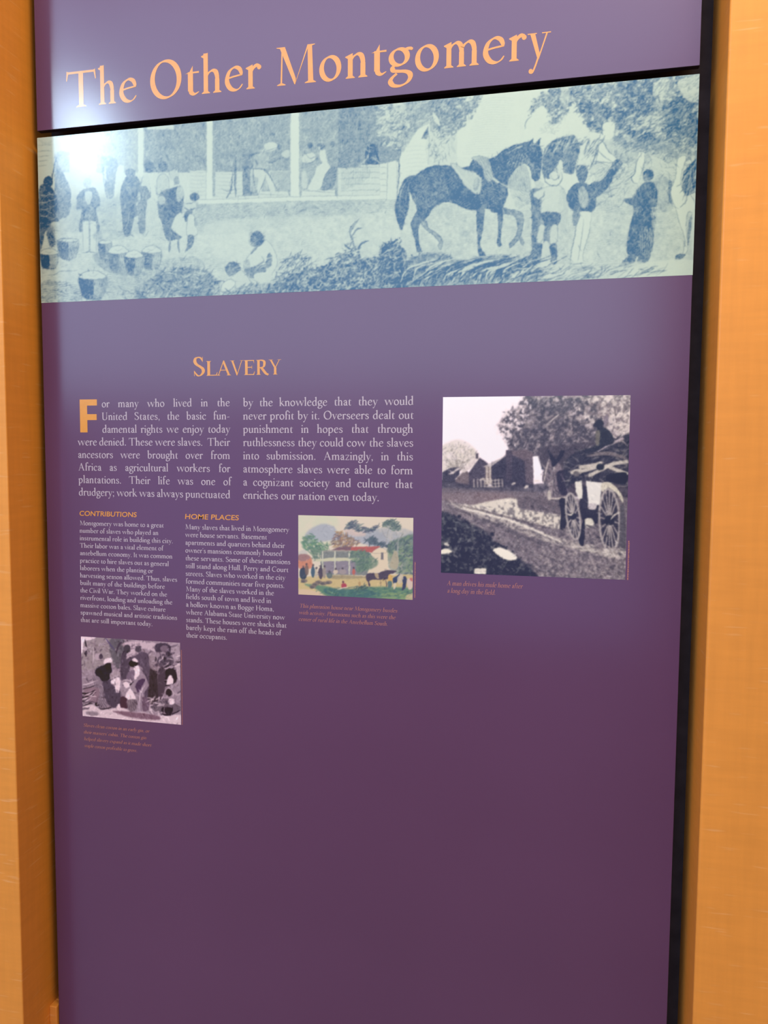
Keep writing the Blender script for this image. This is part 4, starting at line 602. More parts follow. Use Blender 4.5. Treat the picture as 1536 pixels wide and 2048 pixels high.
    c.frame(); c.etch([(880, 785), (1264, 785), (1264, 930), (880, 930)], 700, 9, 1.1, .09, -35, 35, .3); c.etch([(880, 930), (1264, 930), (1264, 1166), (880, 1166)], 1100, 9, 1.2, .11, 22, 30, .2); c.fray(.3, 5.)
    c.a[:] = blur1(blur1(c.a)); n = (vnoise(c.h, c.w, 2.5, 5, 2)-.5)[:, :, None]; lum = c.a.mean(2, keepdims=True); c.a = np.clip(c.a+n*.10*(lum < .74), 0, 1); return c
def paint_plantation():
    """hand coloured print of a plantation house, frame units of the crop at (580,1010) x5.689"""
    c = Canvas(592, 1024, 832, 1206, v_(214, 204, 176), 1.4, 21); c.frame(580, 1010, 5.689)
    c.tone([(90, 110), (500, 120), (560, 300), (400, 460), (90, 420)], v_(202, 206, 172), .9, soft=8); c.fill([(180, 330), (290, 240), (400, 215), (500, 250), (560, 330), (700, 290), (760, 330), (1000, 300), (1130, 430), (980, 480), (700, 400), (500, 400), (200, 430)], v_(164, 170, 172), .9, soft=8); c.tone([(780, 330), (1100, 260), (1400, 300), (1400, 480), (1050, 480)], v_(160, 166, 164), .9, soft=7); c.fill([(600, 280), (820, 290), (860, 350), (700, 350)], v_(204, 186, 168), .8, soft=6); c.fill([(95, 540), (180, 500), (200, 560), (100, 580)], v_(186, 186, 172), .7, soft=4)
    c.scatter([(150, 430), (240, 320), (330, 420), (430, 440), (400, 540), (280, 560), (190, 520)], 150, 60, 14, [v_(98, 140, 106), v_(130, 160, 110), v_(84, 120, 96)], 20, 40, .6); c.scatter([(240, 520), (340, 480), (330, 620), (250, 610)], 60, 50, 12, [v_(112, 136, 106), v_(90, 116, 96)], 30, 40, .6)
    c.scatter([(480, 420), (560, 300), (700, 380), (800, 430), (740, 480), (520, 490)], 130, 60, 14, [v_(120, 98, 92), v_(176, 140, 90), v_(104, 96, 92), v_(140, 126, 96)], -20, 35, .6)
    c.scatter([(620, 260), (720, 180), (800, 220), (900, 270), (1000, 230), (960, 290), (840, 310), (700, 280)], 90, 60, 14, [v_(90, 100, 106), v_(70, 82, 92), v_(110, 128, 116)], -20, 30, .7); c.scatter([(1060, 230), (1140, 160), (1240, 220), (1230, 310), (1120, 260)], 90, 55, 14, [v_(104, 126, 106), v_(84, 104, 96)], -10, 40, .65); c.scatter([(860, 420), (940, 370), (1060, 440), (1180, 470), (1190, 500), (1060, 470)], 80, 60, 13, [v_(70, 86, 90), v_(90, 108, 106)], -10, 30, .7)
    c.tone([(1110, 480), (1240, 380), (1480, 360), (1480, 820), (1250, 790), (1120, 700)], v_(98, 120, 100), .9, soft=5); c.scatter([(1110, 480), (1280, 380), (1400, 400), (1400, 800), (1260, 800)], 260, 60, 14, [v_(84, 104, 96), v_(130, 156, 104), v_(104, 130, 108), v_(70, 90, 90)], -30, 50, .55); c.stroke([(1230, 760), (1225, 560), (1235, 380)], 18, v_(150, 158, 144)); c.stroke([(1090, 440), (1110, 330), (1130, 240)], 12, v_(158, 160, 150)); c.stroke([(1180, 480), (1240, 400), (1290, 320)], 12, v_(140, 146, 134)); c.stroke([(1040, 270), (1070, 340), (1100, 380)], 8, v_(150, 154, 148))
    c.fill([(100, 580), (200, 570), (250, 620), (240, 720), (100, 720)], v_(196, 136, 100), 1, soft=2); c.fill([(100, 570), (190, 560), (230, 600), (160, 640), (100, 630)], v_(150, 120, 110), .9, soft=2)
    # house
    c.fill([(350, 520), (700, 515), (900, 530), (920, 800), (350, 790)], v_(126, 132, 120), 1, False); c.fill([(385, 640), (760, 640), (760, 790), (385, 780)], v_(138, 132, 134), 1, False); c.fill([(290, 620), (440, 600), (790, 600), (790, 632), (290, 645)], v_(196, 196, 158), 1, False); c.fill([(370, 515), (700, 510), (700, 530), (370, 532)], v_(150, 150, 132), 1, False)
    c.fill([(480, 510), (560, 478), (1030, 470), (930, 540), (700, 515)], v_(176, 96, 80), 1, False); c.fill([(480, 510), (560, 478), (700, 476), (690, 512)], v_(122, 96, 94), 1, False)
    for x in (372, 512, 675): c.rect(x-8, 525, x+8, 790, v_(196, 198, 170))
    c.fill([(930, 545), (1030, 480), (1110, 540), (1120, 740), (880, 780), (900, 700)], v_(216, 202, 168), 1, False); c.rect(1036, 538, 1064, 622, v_(116, 112, 108)); c.outline([(930, 545), (1030, 480), (1110, 540)], 5, v_(140, 130, 116), .6)
    c.tone([(690, 540), (860, 530), (1000, 650), (960, 710), (860, 740), (760, 760), (740, 640)], v_(96, 122, 98), .95, soft=3); c.scatter([(690, 540), (870, 530), (1000, 650), (900, 720), (770, 760)], 120, 50, 13, [v_(84, 110, 94), v_(120, 146, 108)], -30, 50, .6); c.fill([(1160, 590), (1200, 520), (1235, 590), (1220, 720), (1140, 700)], v_(176, 168, 136), .9)
    # yard
    c.fill([(0, 860), (500, 800), (870, 810), (1500, 820), (1500, 1190), (0, 1140)], v_(198, 180, 122), 1, soft=3); c.fill([(480, 800), (860, 810), (860, 830), (490, 840)], v_(150, 140, 104), .8, soft=2); c.fill([(90, 960), (300, 980), (480, 1060), (200, 1120), (0, 1080)], v_(208, 186, 148), 1, soft=3)
    c.fill([(160, 900), (400, 920), (560, 960), (740, 950), (900, 930), (1500, 960), (1500, 1120), (1200, 1130), (560, 1090), (300, 960)], v_(98, 134, 100), 1, soft=5); c.tone([(380, 950), (700, 960), (1000, 980), (1000, 1050), (520, 1040)], v_(62, 102, 98), .9, soft=4); c.fill([(1050, 1010), (1400, 990), (1390, 1070), (1100, 1070)], v_(138, 162, 104), .8, soft=4); c.fill([(1330, 1030), (1400, 1010), (1400, 1090), (1320, 1080)], v_(206, 184, 140), .8, soft=3)
    c.scatter([(300, 900), (480, 940), (900, 930), (1380, 970), (1350, 1060), (420, 1030)], 160, 60, 10, [v_(70, 112, 100), v_(130, 156, 104), v_(56, 90, 92)], -8, 18, .5); c.scatter([(740, 940), (870, 900), (870, 960), (740, 960)], 30, 40, 8, [v_(70, 90, 80)], -40, 30)
    for (x, y, w, h, col) in ((150, 780, 42, 70, v_(44, 58, 66)), (190, 740, 22, 60, v_(120, 100, 80)), (262, 760, 24, 66, v_(58, 86, 96)), (350, 775, 28, 70, v_(70, 62, 66)), (390, 770, 20, 64, v_(150, 140, 120)), (300, 780, 18, 56, v_(190, 180, 150)), (450, 800, 34, 36, v_(96, 110, 100)), (520, 760, 30, 24, v_(206, 190, 160)), (725, 762, 18, 36, v_(190, 100, 74)), (600, 760, 40, 30, v_(160, 150, 140))): c.ell(x, y, w, h, col, .9); c.ell(x, y-h-8, 12, 13, v_(70, 62, 62), .8)
    for (x, y) in ((330, 880), (380, 890), (160, 865), (290, 900), (260, 930), (440, 880)): c.ell(x, y, 40, 22, v_(128, 116, 98), .9); c.ell(x-10, y+6, 24, 14, v_(84, 84, 78), .7)
    c.fill([(590, 900), (625, 890), (645, 920), (615, 945), (590, 940)], v_(168, 72, 74)); c.ell(606, 875, 13, 14, v_(110, 70, 66)); c.stroke([(540, 960), (600, 945), (655, 930)], 10, v_(226, 216, 190)); c.fill([(780, 880), (800, 870), (805, 920), (785, 920)], v_(176, 150, 96))
    hs = [(865, 800), (900, 775), (1000, 775), (1060, 750), (1120, 742), (1215, 750), (1180, 775), (1130, 790), (1110, 840), (1040, 850), (940, 850), (900, 870), (915, 910), (900, 925), (885, 870), (866, 850)]
    c.fill(hs, v_(78, 68, 72)); c.stroke([(1030, 850), (1035, 940)], 9, v_(84, 74, 76)); c.stroke([(1085, 845), (1100, 900), (1095, 940)], 9, v_(84, 74, 76)); c.fill([(960, 780), (1000, 780), (1010, 830), (985, 830)], v_(170, 152, 116)); c.fill([(1120, 800), (1160, 800), (1160, 880), (1120, 880)], v_(206, 170, 90)); c.fill([(1115, 870), (1160, 870), (1150, 940), (1118, 940)], v_(90, 116, 106)); c.fill([(1170, 830), (1210, 810), (1250, 780), (1240, 830), (1200, 900), (1175, 890)], v_(50, 66, 88)); c.fill([(1180, 890), (1210, 890), (1190, 960), (1175, 950)], v_(206, 196, 160)); c.fill([(1275, 830), (1310, 810), (1330, 850), (1310, 950), (1275, 965), (1285, 890)], v_(56, 66, 84)); c.fill([(1330, 850), (1390, 840), (1390, 940), (1350, 960)], v_(206, 190, 166)); c.fill([(1360, 840), (1390, 830), (1390, 870)], v_(190, 110, 100)); c.fill([(1220, 830), (1270, 780), (1290, 850), (1240, 900)], v_(196, 186, 160), .8)
    c.frame(); c.etch([(596, 1028), (830, 1028), (830, 1204), (596, 1204)], 700, 6, 1.2, .07, -25, 45, .3); c.fray(.4, 5.)
    c.a[:] = blur1(blur1(c.a)); return c
def paint_field():
    """engraving of people carrying baskets, frame units of the crop at (145,1260) x6.4"""
    c = Canvas(158, 1268, 366, 1452, v_(150, 130, 140), 1.4, 31); c.frame(145, 1260, 6.4)
    wh, lt, md, dk, bk = v_(208, 184, 186), v_(172, 150, 156), v_(124, 104, 118), v_(84, 70, 88), v_(44, 36, 52)
    c.fill([(90, 70), (480, 90), (560, 400), (90, 500)], v_(150, 134, 136), 1, soft=3); c.fill([(480, 120), (680, 150), (620, 480), (520, 420)], v_(104, 98, 106), .9, soft=3); c.fill([(640, 170), (860, 140), (1060, 170), (1050, 270), (900, 240), (760, 330), (660, 380), (680, 240)], v_(184, 160, 166), 1, soft=2); c.fill([(1250, 190), (1390, 170), (1390, 420), (1250, 330)], v_(160, 140, 148), 1, soft=2)
    c.scatter([(100, 80), (1370, 170), (1370, 1000), (100, 1000)], 420, 60, 16, [lt, md, dk, v_(138, 118, 130)], -30, 45, .55)
    c.stroke([(420, 100), (480, 180), (540, 260)], 18, v_(96, 84, 120)); c.stroke([(560, 300), (590, 200), (640, 140)], 24, dk); c.stroke([(265, 210), (270, 330), (265, 430)], 10, wh, .7); c.fill([(110, 80), (300, 90), (220, 130), (150, 150), (130, 260), (110, 300)], wh); c.stroke([(160, 120), (180, 240), (170, 340)], 16, bk); c.ell(165, 240, 28, 30, lt); c.ell(170, 300, 20, 22, dk)
    c.fill([(1060, 190), (1160, 165), (1250, 200), (1250, 300), (1200, 330), (1180, 280), (1070, 280)], dk); c.ell(1180, 240, 55, 45, md)
    # background men
    c.fill([(620, 400), (630, 310), (660, 260), (700, 270), (690, 380), (740, 430), (700, 640), (620, 620)], v_(92, 78, 96)); c.ell(700, 240, 46, 52, v_(84, 76, 88)); c.fill([(690, 380), (820, 320), (880, 280), (970, 310), (1000, 420), (990, 560), (1010, 900), (960, 1000), (920, 900), (900, 500), (780, 470)], v_(100, 84, 102)); c.ell(845, 245, 42, 44, v_(92, 80, 94)); c.stroke([(800, 215), (850, 208), (885, 215)], 14, v_(92, 80, 94)); c.fill([(1000, 480), (1080, 500), (1090, 700), (1100, 920), (1060, 1000), (960, 980), (980, 700)], v_(74, 60, 70))
    c.fill([(980, 300), (1060, 330), (1100, 500), (1050, 520), (990, 460)], v_(150, 130, 136), .8); c.fill([(1080, 400), (1120, 340), (1240, 320), (1300, 400), (1240, 460), (1130, 470)], v_(104, 90, 104)); c.scatter([(1080, 340), (1370, 300), (1370, 520), (1120, 520)], 60, 70, 18, [wh, dk, bk, md], -30, 40, .7)
    c.fill([(1190, 520), (1300, 500), (1340, 620), (1290, 690), (1180, 710)], v_(60, 48, 60)); c.fill([(1200, 690), (1240, 580), (1280, 600), (1290, 680), (1240, 700)], wh); c.fill([(1330, 470), (1380, 470), (1380, 640), (1340, 600)], lt); c.fill([(1100, 520), (1180, 500), (1190, 720), (1150, 860), (1100, 900)], v_(90, 74, 88)); c.ell(1235, 800, 44, 50, v_(62, 50, 60)); c.stroke([(1180, 800), (1230, 740), (1290, 800), (1280, 850)], 12, wh, .7); c.stroke([(1290, 800), (1350, 830), (1390, 800)], 22, lt, .9)
    # left woman, bending, and tall basket
    c.fill([(290, 540), (330, 480), (420, 450), (500, 480), (480, 620), (400, 660), (330, 620)], v_(48, 44, 66)); c.ell(455, 460, 44, 46, v_(42, 36, 54)); c.fill([(395, 420), (420, 370), (490, 360), (510, 410), (440, 425), (410, 440)], wh); c.ell(340, 340, 56, 46, lt); c.ell(365, 340, 26, 36, dk); c.fill([(260, 610), (340, 600), (400, 720), (410, 880), (440, 980), (340, 1010), (320, 900), (300, 760)], v_(146, 128, 138)); c.hatch([(260, 610), (340, 600), (400, 720), (440, 980), (340, 1010)], dk, 70, 5, .4, .7); c.stroke([(330, 850), (300, 960), (350, 960)], 16, bk); c.stroke([(345, 1000), (400, 1015), (520, 980)], 14, bk)
    c.fill([(480, 560), (560, 530), (610, 550), (600, 610), (500, 640)], v_(160, 140, 146)); c.fill([(390, 660), (480, 640), (600, 600), (612, 760), (620, 940), (560, 1000), (470, 960), (420, 880), (400, 760)], v_(92, 80, 100)); c.fill([(500, 640), (604, 610), (606, 780), (560, 800), (540, 720), (500, 690)], wh); c.stroke([(500, 690), (550, 700), (540, 660)], 10, dk); c.hatch([(400, 760), (610, 780), (620, 940), (560, 1000), (430, 920)], dk, 80, 5, .5, .7); c.fill([(560, 990), (600, 940), (610, 1010)], wh)
    # man in a pale shirt, sack
    c.ell(780, 430, 56, 44, v_(34, 28, 38)); c.fill([(760, 385), (800, 355), (840, 400), (820, 415)], wh); c.fill([(800, 480), (850, 450), (900, 520), (950, 620), (980, 700), (920, 800), (890, 900), (890, 1040), (840, 1050), (840, 900), (830, 780), (790, 700), (770, 600)], v_(146, 126, 138)); c.fill([(790, 480), (850, 460), (860, 560), (810, 630), (770, 600)], wh); c.fill([(700, 560), (790, 510), (780, 640), (700, 660)], v_(124, 104, 122)); c.fill([(850, 640), (930, 630), (880, 740), (840, 800), (810, 720)], v_(92, 68, 100)); c.stroke([(880, 500), (940, 580), (970, 680)], 12, dk); c.stroke([(930, 700), (870, 820), (850, 1020)], 10, wh, .8)
    c.stroke([(640, 650), (700, 640), (760, 660)], 20, lt); c.stroke([(640, 700), (720, 715), (780, 660)], 16, bk); c.fill([(650, 680), (700, 660), (740, 720), (680, 740)], wh); c.fill([(680, 840), (720, 760), (760, 770), (810, 880), (740, 900), (670, 890)], wh); c.fill([(620, 860), (700, 880), (700, 1000), (620, 1000)], v_(88, 58, 78)); c.fill([(700, 900), (820, 900), (810, 1020), (720, 1020)], v_(136, 118, 124)); c.hatch([(700, 900), (820, 900), (810, 1020), (720, 1020)], dk, 80, 5, .5, .7); c.fill([(900, 860), (980, 900), (990, 1010), (900, 1030)], v_(116, 92, 110))
    # ground and right foreground child
    c.fill([(60, 1010), (240, 950), (380, 1020), (620, 990), (760, 1050), (900, 1050), (1100, 1090), (1480, 1100), (1480, 1290), (0, 1160), (0, 1010)], v_(196, 172, 174), 1, soft=2); c.fill([(520, 1040), (760, 1050), (1080, 1090), (1100, 1150), (760, 1120)], v_(124, 92, 108), .9, soft=3); c.fill([(170, 1050), (300, 1040), (330, 1090), (200, 1090)], v_(120, 104, 116), .7, soft=3); c.fill([(1000, 990), (1100, 900), (1220, 880), (1330, 950), (1390, 1000), (1280, 1090), (1150, 1080)], v_(116, 100, 110)); c.ell(1265, 915, 44, 42, wh); c.fill([(1150, 990), (1280, 1000), (1250, 1090), (1150, 1080)], v_(62, 48, 62)); c.stroke([(1250, 1080), (1320, 1060), (1390, 1020)], 10, bk); c.scatter([(1000, 880), (1220, 860), (1200, 1060), (1020, 1060)], 40, 70, 14, [wh, dk, lt], -30, 40, .7)
    c.frame(); c.etch([(162, 1272), (364, 1272), (364, 1450), (162, 1450)], 1000, 7, 1.1, .11, 70, 40, .2); c.fray(.4, 4.5); c.frame(145, 1260, 6.4)
    for k in range(6): c.stroke([(130, 700+k*55), (200, 690+k*52), (300-k*8, 650+k*58)], 14, (wh, bk)[k % 2], .8)
    c.fill([(150, 760), (330, 740), (340, 860), (300, 930), (180, 880)], v_(140, 112, 124), .8); c.scatter([(110, 820), (280, 800), (240, 990), (110, 1000)], 34, 80, 12, [wh, bk, dk], -25, 15)
    c.a[:] = blur1(blur1(c.a)); return c

# ------------------------------------------------------------------ materials
def mat(name, col, rough=.5, spec=.5, nodes=None):
    m = bpy.data.materials.new(name); m.use_nodes = True; b = m.node_tree.nodes['Principled BSDF']
    b.inputs['Base Color'].default_value = (*col, 1); b.inputs['Roughness'].default_value = rough; b.inputs['Specular IOR Level'].default_value = spec
    if nodes: nodes(m.node_tree, b)
    return m
def tint_noise(scale, amt, stretch=(1, 1, 1), detail=3., bump=0.):
    """slight unevenness of a surface's own colour"""
    def f(nt, b):
        N = nt.nodes; L = nt.links; c = tuple(b.inputs['Base Color'].default_value)
        tc = N.new('ShaderNodeTexCoord'); mp = N.new('ShaderNodeMapping'); mp.inputs['Scale'].default_value = stretch
        n = N.new('ShaderNodeTexNoise'); n.inputs['Scale'].default_value = scale; n.inputs['Detail'].default_value = detail
        r = N.new('ShaderNodeMapRange'); r.inputs['From Min'].default_value = .3; r.inputs['From Max'].default_value = .7; r.inputs['To Min'].default_value = 1-amt; r.inputs['To Max'].default_value = 1+amt
        mx = N.new('ShaderNodeMix'); mx.data_type = 'RGBA'; mx.blend_type = 'MULTIPLY'; mx.inputs[0].default_value = 1; mx.inputs[6].default_value = c
        L.new(tc.outputs['Object'], mp.inputs[0]); L.new(mp.outputs[0], n.inputs['Vector']); L.new(n.outputs[0], r.inputs[0]); L.new(r.outputs[0], mx.inputs[7]); L.new(mx.outputs[2], b.inputs['Base Color'])
        if bump:
            bp = N.new('ShaderNodeBump'); bp.inputs['Strength'].default_value = bump; bp.inputs['Distance'].default_value = .001; L.new(n.outputs[0], bp.inputs['Height']); L.new(bp.outputs[0], b.inputs['Normal'])
    return f
def wood_nodes(nt, b):
    """maple veneer: upright grain crossed by a faint rippled figure"""
    N = nt.nodes; L = nt.links
    tc = N.new('ShaderNodeTexCoord')
    def noise(sc, st, det, lo, hi, rough=.5):
        mp = N.new('ShaderNodeMapping'); mp.inputs['Scale'].default_value = st; n = N.new('ShaderNodeTexNoise'); n.inputs['Scale'].default_value = sc; n.inputs['Detail'].default_value = det; n.inputs['Roughness'].default_value = rough
        r = N.new('ShaderNodeMapRange'); r.inputs['From Min'].default_value = .3; r.inputs['From Max'].default_value = .7; r.inputs['To Min'].default_value = lo; r.inputs['To Max'].default_value = hi
        L.new(tc.outputs['Object'], mp.inputs[0]); L.new(mp.outputs[0], n.inputs['Vector']); L.new(n.outputs[0], r.inputs[0]); return r.outputs[0]
    a = noise(9., (1.1, 1.1, 9.), 3., .965, 1.035)            # ripple figure: short level bands
    g = noise(16., (6., 6., .5), 4., .97, 1.03)             # upright grain
    l = noise(1.6, (3., 3., 1.), 2., .95, 1.05)
    k = N.new('ShaderNodeMath'); k.operation = 'MULTIPLY'; L.new(a, k.inputs[0]); L.new(g, k.inputs[1])
    k2 = N.new('ShaderNodeMath'); k2.operation = 'MULTIPLY'; L.new(k.outputs[0], k2.inputs[0]); L.new(l, k2.inputs[1])
    # light flecks, thin and level
    mp = N.new('ShaderNodeMapping'); mp.inputs['Scale'].default_value = (7., 7., 70.); n = N.new('ShaderNodeTexNoise'); n.inputs['Scale'].default_value = 2.2; n.inputs['Detail'].default_value = 1.
    r = N.new('ShaderNodeMapRange'); r.inputs['From Min'].default_value = .66; r.inputs['From Max'].default_value = .76; r.inputs['To Max'].default_value = .22
    L.new(tc.outputs['Object'], mp.inputs[0]); L.new(mp.outputs[0], n.inputs['Vector']); L.new(n.outputs[0], r.inputs[0])
    c = N.new('ShaderNodeMix'); c.data_type = 'RGBA'; c.blend_type = 'MULTIPLY'; c.inputs[0].default_value = 1; c.inputs[6].default_value = WOOD; L.new(k2.outputs[0], c.inputs[7])
    d = N.new('ShaderNodeMix'); d.data_type = 'RGBA'; L.new(r.outputs[0], d.inputs[0]); L.new(c.outputs[2], d.inputs[6]); d.inputs[7].default_value = (.86, .56, .28, 1)
    L.new(d.outputs[2], b.inputs['Base Color'])
M_WOOD = mat('maple_veneer', WOOD[:3], .45, .3, wood_nodes)
M_BLACK = mat('black_backing', (.046, .034, .031), .9, .08, tint_noise(30., .2))
RG = GLOSS
M_PURPLE = mat('purple_laminate', PURPLE, RG, .5, tint_noise(2.2, .05, detail=2.))
M_EDGE = mat('dark_board_edge', (.02, .015, .022), .5, .4)
M_ORANGE = mat('orange_print', ORANGE, RG, .5, tint_noise(60., .04))
M_BODY = mat('beige_print', BEIGE, RG, .5, tint_noise(60., .04))
M_CAPT = mat('rust_print', RUST, RG, .5, tint_noise(60., .04))
M_CARPET = mat('polished_brown_floor', (.30, .15, .09), .32, .5, tint_noise(6., .15, detail=4.))
M_WALL = mat('warm_plaster', (.30, .22, .14), .8, .3, tint_noise(40., .05, bump=.2))
M_CEIL = mat('ceiling_paint', (.42, .36, .28), .9, .2, tint_noise(40., .04))
M_FRAME = mat('window_frame_paint', (.12, .10, .09), .5, .4)
def print_nodes(nt, b):
    v = nt.nodes.new('ShaderNodeVertexColor'); v.layer_name = 'ink'; nt.links.new(v.outputs[0], b.inputs['Base Color'])
M_PRINT = mat('printed_picture', (.8, .8, .8), RG, .5, print_nodes)
def glow(name, col, st):
    m = bpy.data.materials.new(name); m.use_nodes = True; nt = m.node_tree; nt.nodes.clear()
    e = nt.nodes.new('ShaderNodeEmission'); e.inputs[0].default_value = (*col, 1); e.inputs[1].default_value = st
    o = nt.nodes.new('ShaderNodeOutputMaterial'); nt.links.new(e.outputs[0], o.inputs[0]); return m

# ------------------------------------------------------------------ helpers
def put(name, verts, faces, m, parent=None, smooth=False):
    me = bpy.data.meshes.new(name); me.from_pydata([tuple(v) for v in verts], [], faces); me.update()
    me.materials.append(m); o = bpy.data.objects.new(name, me); COL.objects.link(o)
    if parent: o.parent = parent
    return o
def tag(o, label=None, cat=None, kind=None, group=None):
    for k, v in (('label', label), ('category', cat), ('kind', kind), ('group', group)):
        if v: o[k] = v
    return o
def box(name, x0, x1, y0, y1, z0, z1, m, parent=None, bev=0., seg=3, edge=None):
    bm = bmesh.new(); bmesh.ops.create_cube(bm, size=1)
    for v in bm.verts: v.co = Vector(((x0+x1)/2+v.co.x*(x1-x0), (y0+y1)/2+v.co.y*(y1-y0), (z0+z1)/2+v.co.z*(z1-z0)))
    if bev: bmesh.ops.bevel(bm, geom=bm.edges[:]+bm.verts[:], offset=bev, segments=seg, profile=.5, affect='EDGES')
    me = bpy.data.meshes.new(name); bm.to_mesh(me); bm.free(); me.materials.append(m)
    if edge:
        me.materials.append(edge)
        for f in me.polygons: f.material_index = 0 if f.normal.y < -.9 else 1
    o = bpy.data.objects.new(name, me); COL.objects.link(o)
    if parent: o.parent = parent
    return o
def thing(name, label, cat, loc=(0, 0, 0)):
    o = bpy.data.objects.new(name, None); o.empty_display_size = .1; o.location = loc; COL.objects.link(o)
    return tag(o, label, cat)
def flat(name, polys, m, parent, y=-.0002, label=None):
    """one flat piece of print on the panel: polygons in (x, z)"""
    V = []; F = []
    for p in polys:
        a = sum(p[i][0]*p[(i+1) % len(p)][1]-p[(i+1) % len(p)][0]*p[i][1] for i in range(len(p)))
        q = p if a > 0 else p[::-1]
        F.append(tuple(range(len(V), len(V)+len(q)))); V += [(v[0], y-1.1e-5*(len(F) % 13), v[1]) for v in q]
    o = put(name, V, F, m, parent)
    if label: o['label'] = label
    if name in ('text_line', 'caption_line', 'credit_line'): o['kind'] = 'stuff'      # letters too small to pick apart one by one
    return o
def lay(polys, x, z, sx, sz): return [np.stack([x+p[:, 0]*sx, z+p[:, 1]*sz], 1) for p in polys]
def text_line(name, text, m, parent, xl, xr, z, s, label=None, wt=78., thin=26., slant=0., justify=False, track=0.):
    sp = None
    if justify and ' ' in text:
        _, w = line_polys(text, wt, thin, slant, 0., track); n = text.count(' '); sp = max(((xr-xl)/(s*XSC)-w)/n, 120.)
    pl, w = line_polys(text, wt, thin, slant, sp, track)
    return flat(name, lay(pl, xl, z, (xr-xl)/w, s), m, parent, label=label)
def to_lin(a): return np.where(a <= .04045, a/12.92, ((a+.055)/1.055)**2.4)
def picture(name, cv, colf, x0, x1, z0, z1, step, parent, label=None, y=-.0003):
    """a print on the board: a fine flat grid carrying the ink of the canvas"""
    nx = int((x1-x0)/step)+1; nz = int((z1-z0)/step)+1
    X, Z = np.meshgrid(np.linspace(x0, x1, nx), np.linspace(z0, z1, nz)); px, py = proj(X, 0., Z)
    u = np.clip((px-cv.x0)*cv.ss-.5, 0, cv.w-1.001); v = np.clip((py-cv.y0)*cv.ss-.5, 0, cv.h-1.001)
    ui = u.astype(int); vi = v.astype(int); fu = (u-ui)[..., None]; fv = (v-vi)[..., None]; a = cv.a
    c = (a[vi, ui]*(1-fu)+a[vi, ui+1]*fu)*(1-fv)+(a[vi+1, ui]*(1-fu)+a[vi+1, ui+1]*fu)*fv
    c = colf(c); n = nx*nz
    me = bpy.data.meshes.new(name); me.vertices.add(n)
    me.vertices.foreach_set('co', np.stack([X.ravel(), np.full(n, y), Z.ravel()], 1).astype(np.float32).ravel())
    i = np.arange(n).reshape(nz, nx); q = np.stack([i[:-1, :-1], i[:-1, 1:], i[1:, 1:], i[1:, :-1]], -1).reshape(-1, 4); nf = len(q)
    me.loops.add(nf*4); me.loops.foreach_set('vertex_index', q.ravel().astype(np.int32)); me.polygons.add(nf)
    me.polygons.foreach_set('loop_start', (np.arange(nf)*4).astype(np.int32)); me.update(calc_edges=True)
    at_ = me.color_attributes.new('ink', 'FLOAT_COLOR', 'POINT')
    at_.data.foreach_set('color', np.concatenate([c.reshape(-1, 3), np.ones((n, 1))], 1).astype(np.float32).ravel())
    me.materials.append(M_PRINT); o = bpy.data.objects.new(name, me); COL.objects.link(o); o.parent = parent
    if label: o['label'] = label
    return o

# ------------------------------------------------------------------ the setting: niche between two maple piers
ZT = 3.4
XL, XR, DL, DR, YB = -.0185, 1.2288, .085, .068, .070
tag(box('wall_left', -1.4, XL, -DL, YB+.12, 0, ZT, M_WOOD, bev=.0025), kind='structure')
tag(box('wall_right', XR, 2.7, -DR, YB+.12, 0, ZT, M_WOOD, bev=.0035), kind='structure')
tag(box('wall_back', XL, XR, YB, YB+.12, 0, ZT, M_BLACK), kind='structure')
tag(box('trim_1', XL, XR, .0135, YB, 0, .4516, M_WOOD, bev=.002), kind='structure')      # plinth closing the niche below
tag(box('trim_2', XL, -.0015, -.006, .0135, 0, .4516, M_WOOD, bev=.002), kind='structure')      # wooden fillet beside the panel's foot
tag(box('floor', -1.4, 4.2, -5.2, YB+.12, -.1, 0, M_CARPET), kind='structure')
tag(box('ceiling', -1.4, 4.2, -5.2, YB+.12, ZC, ZC+.1, M_CEIL), kind='structure')
# daylit glazing in the wall behind the viewer; low third pane added to fade the sheen down
YW = -5.0
def mirror(px, py, Y):
    """where the panel's mirror image of a photograph pixel lies on the plane y = Y behind the viewer"""
    x, z = at(px, py); d = RM @ np.array([(px-768)/FPX, 1, -(py-1024)/FPX]); t = -Y/d[1]
    return x+d[0]*t, z+d[2]*t
for i, (x0, x1, z0, z1, col, st) in enumerate(PANES):
    g = tag(box('window_%d' % (i+1), x0, x1, YW-.02, YW+.01, z0, z1, glow('daylit_glass', col, st)), kind='structure')
    for (a, b, c, d) in ((x0-.05, x0, z0-.05, z1+.05), (x1, x1+.05, z0-.05, z1+.05), (x0, x1, z1, z1+.05), (x0, x1, z0-.05, z0)):
        box('window_frame', a, b, YW-.02, YW+.03, c, d, M_FRAME, g)
tag(box('wall_front', -4., 7., YW-.12, YW-.03, 0, ZC, M_WALL), kind='structure')
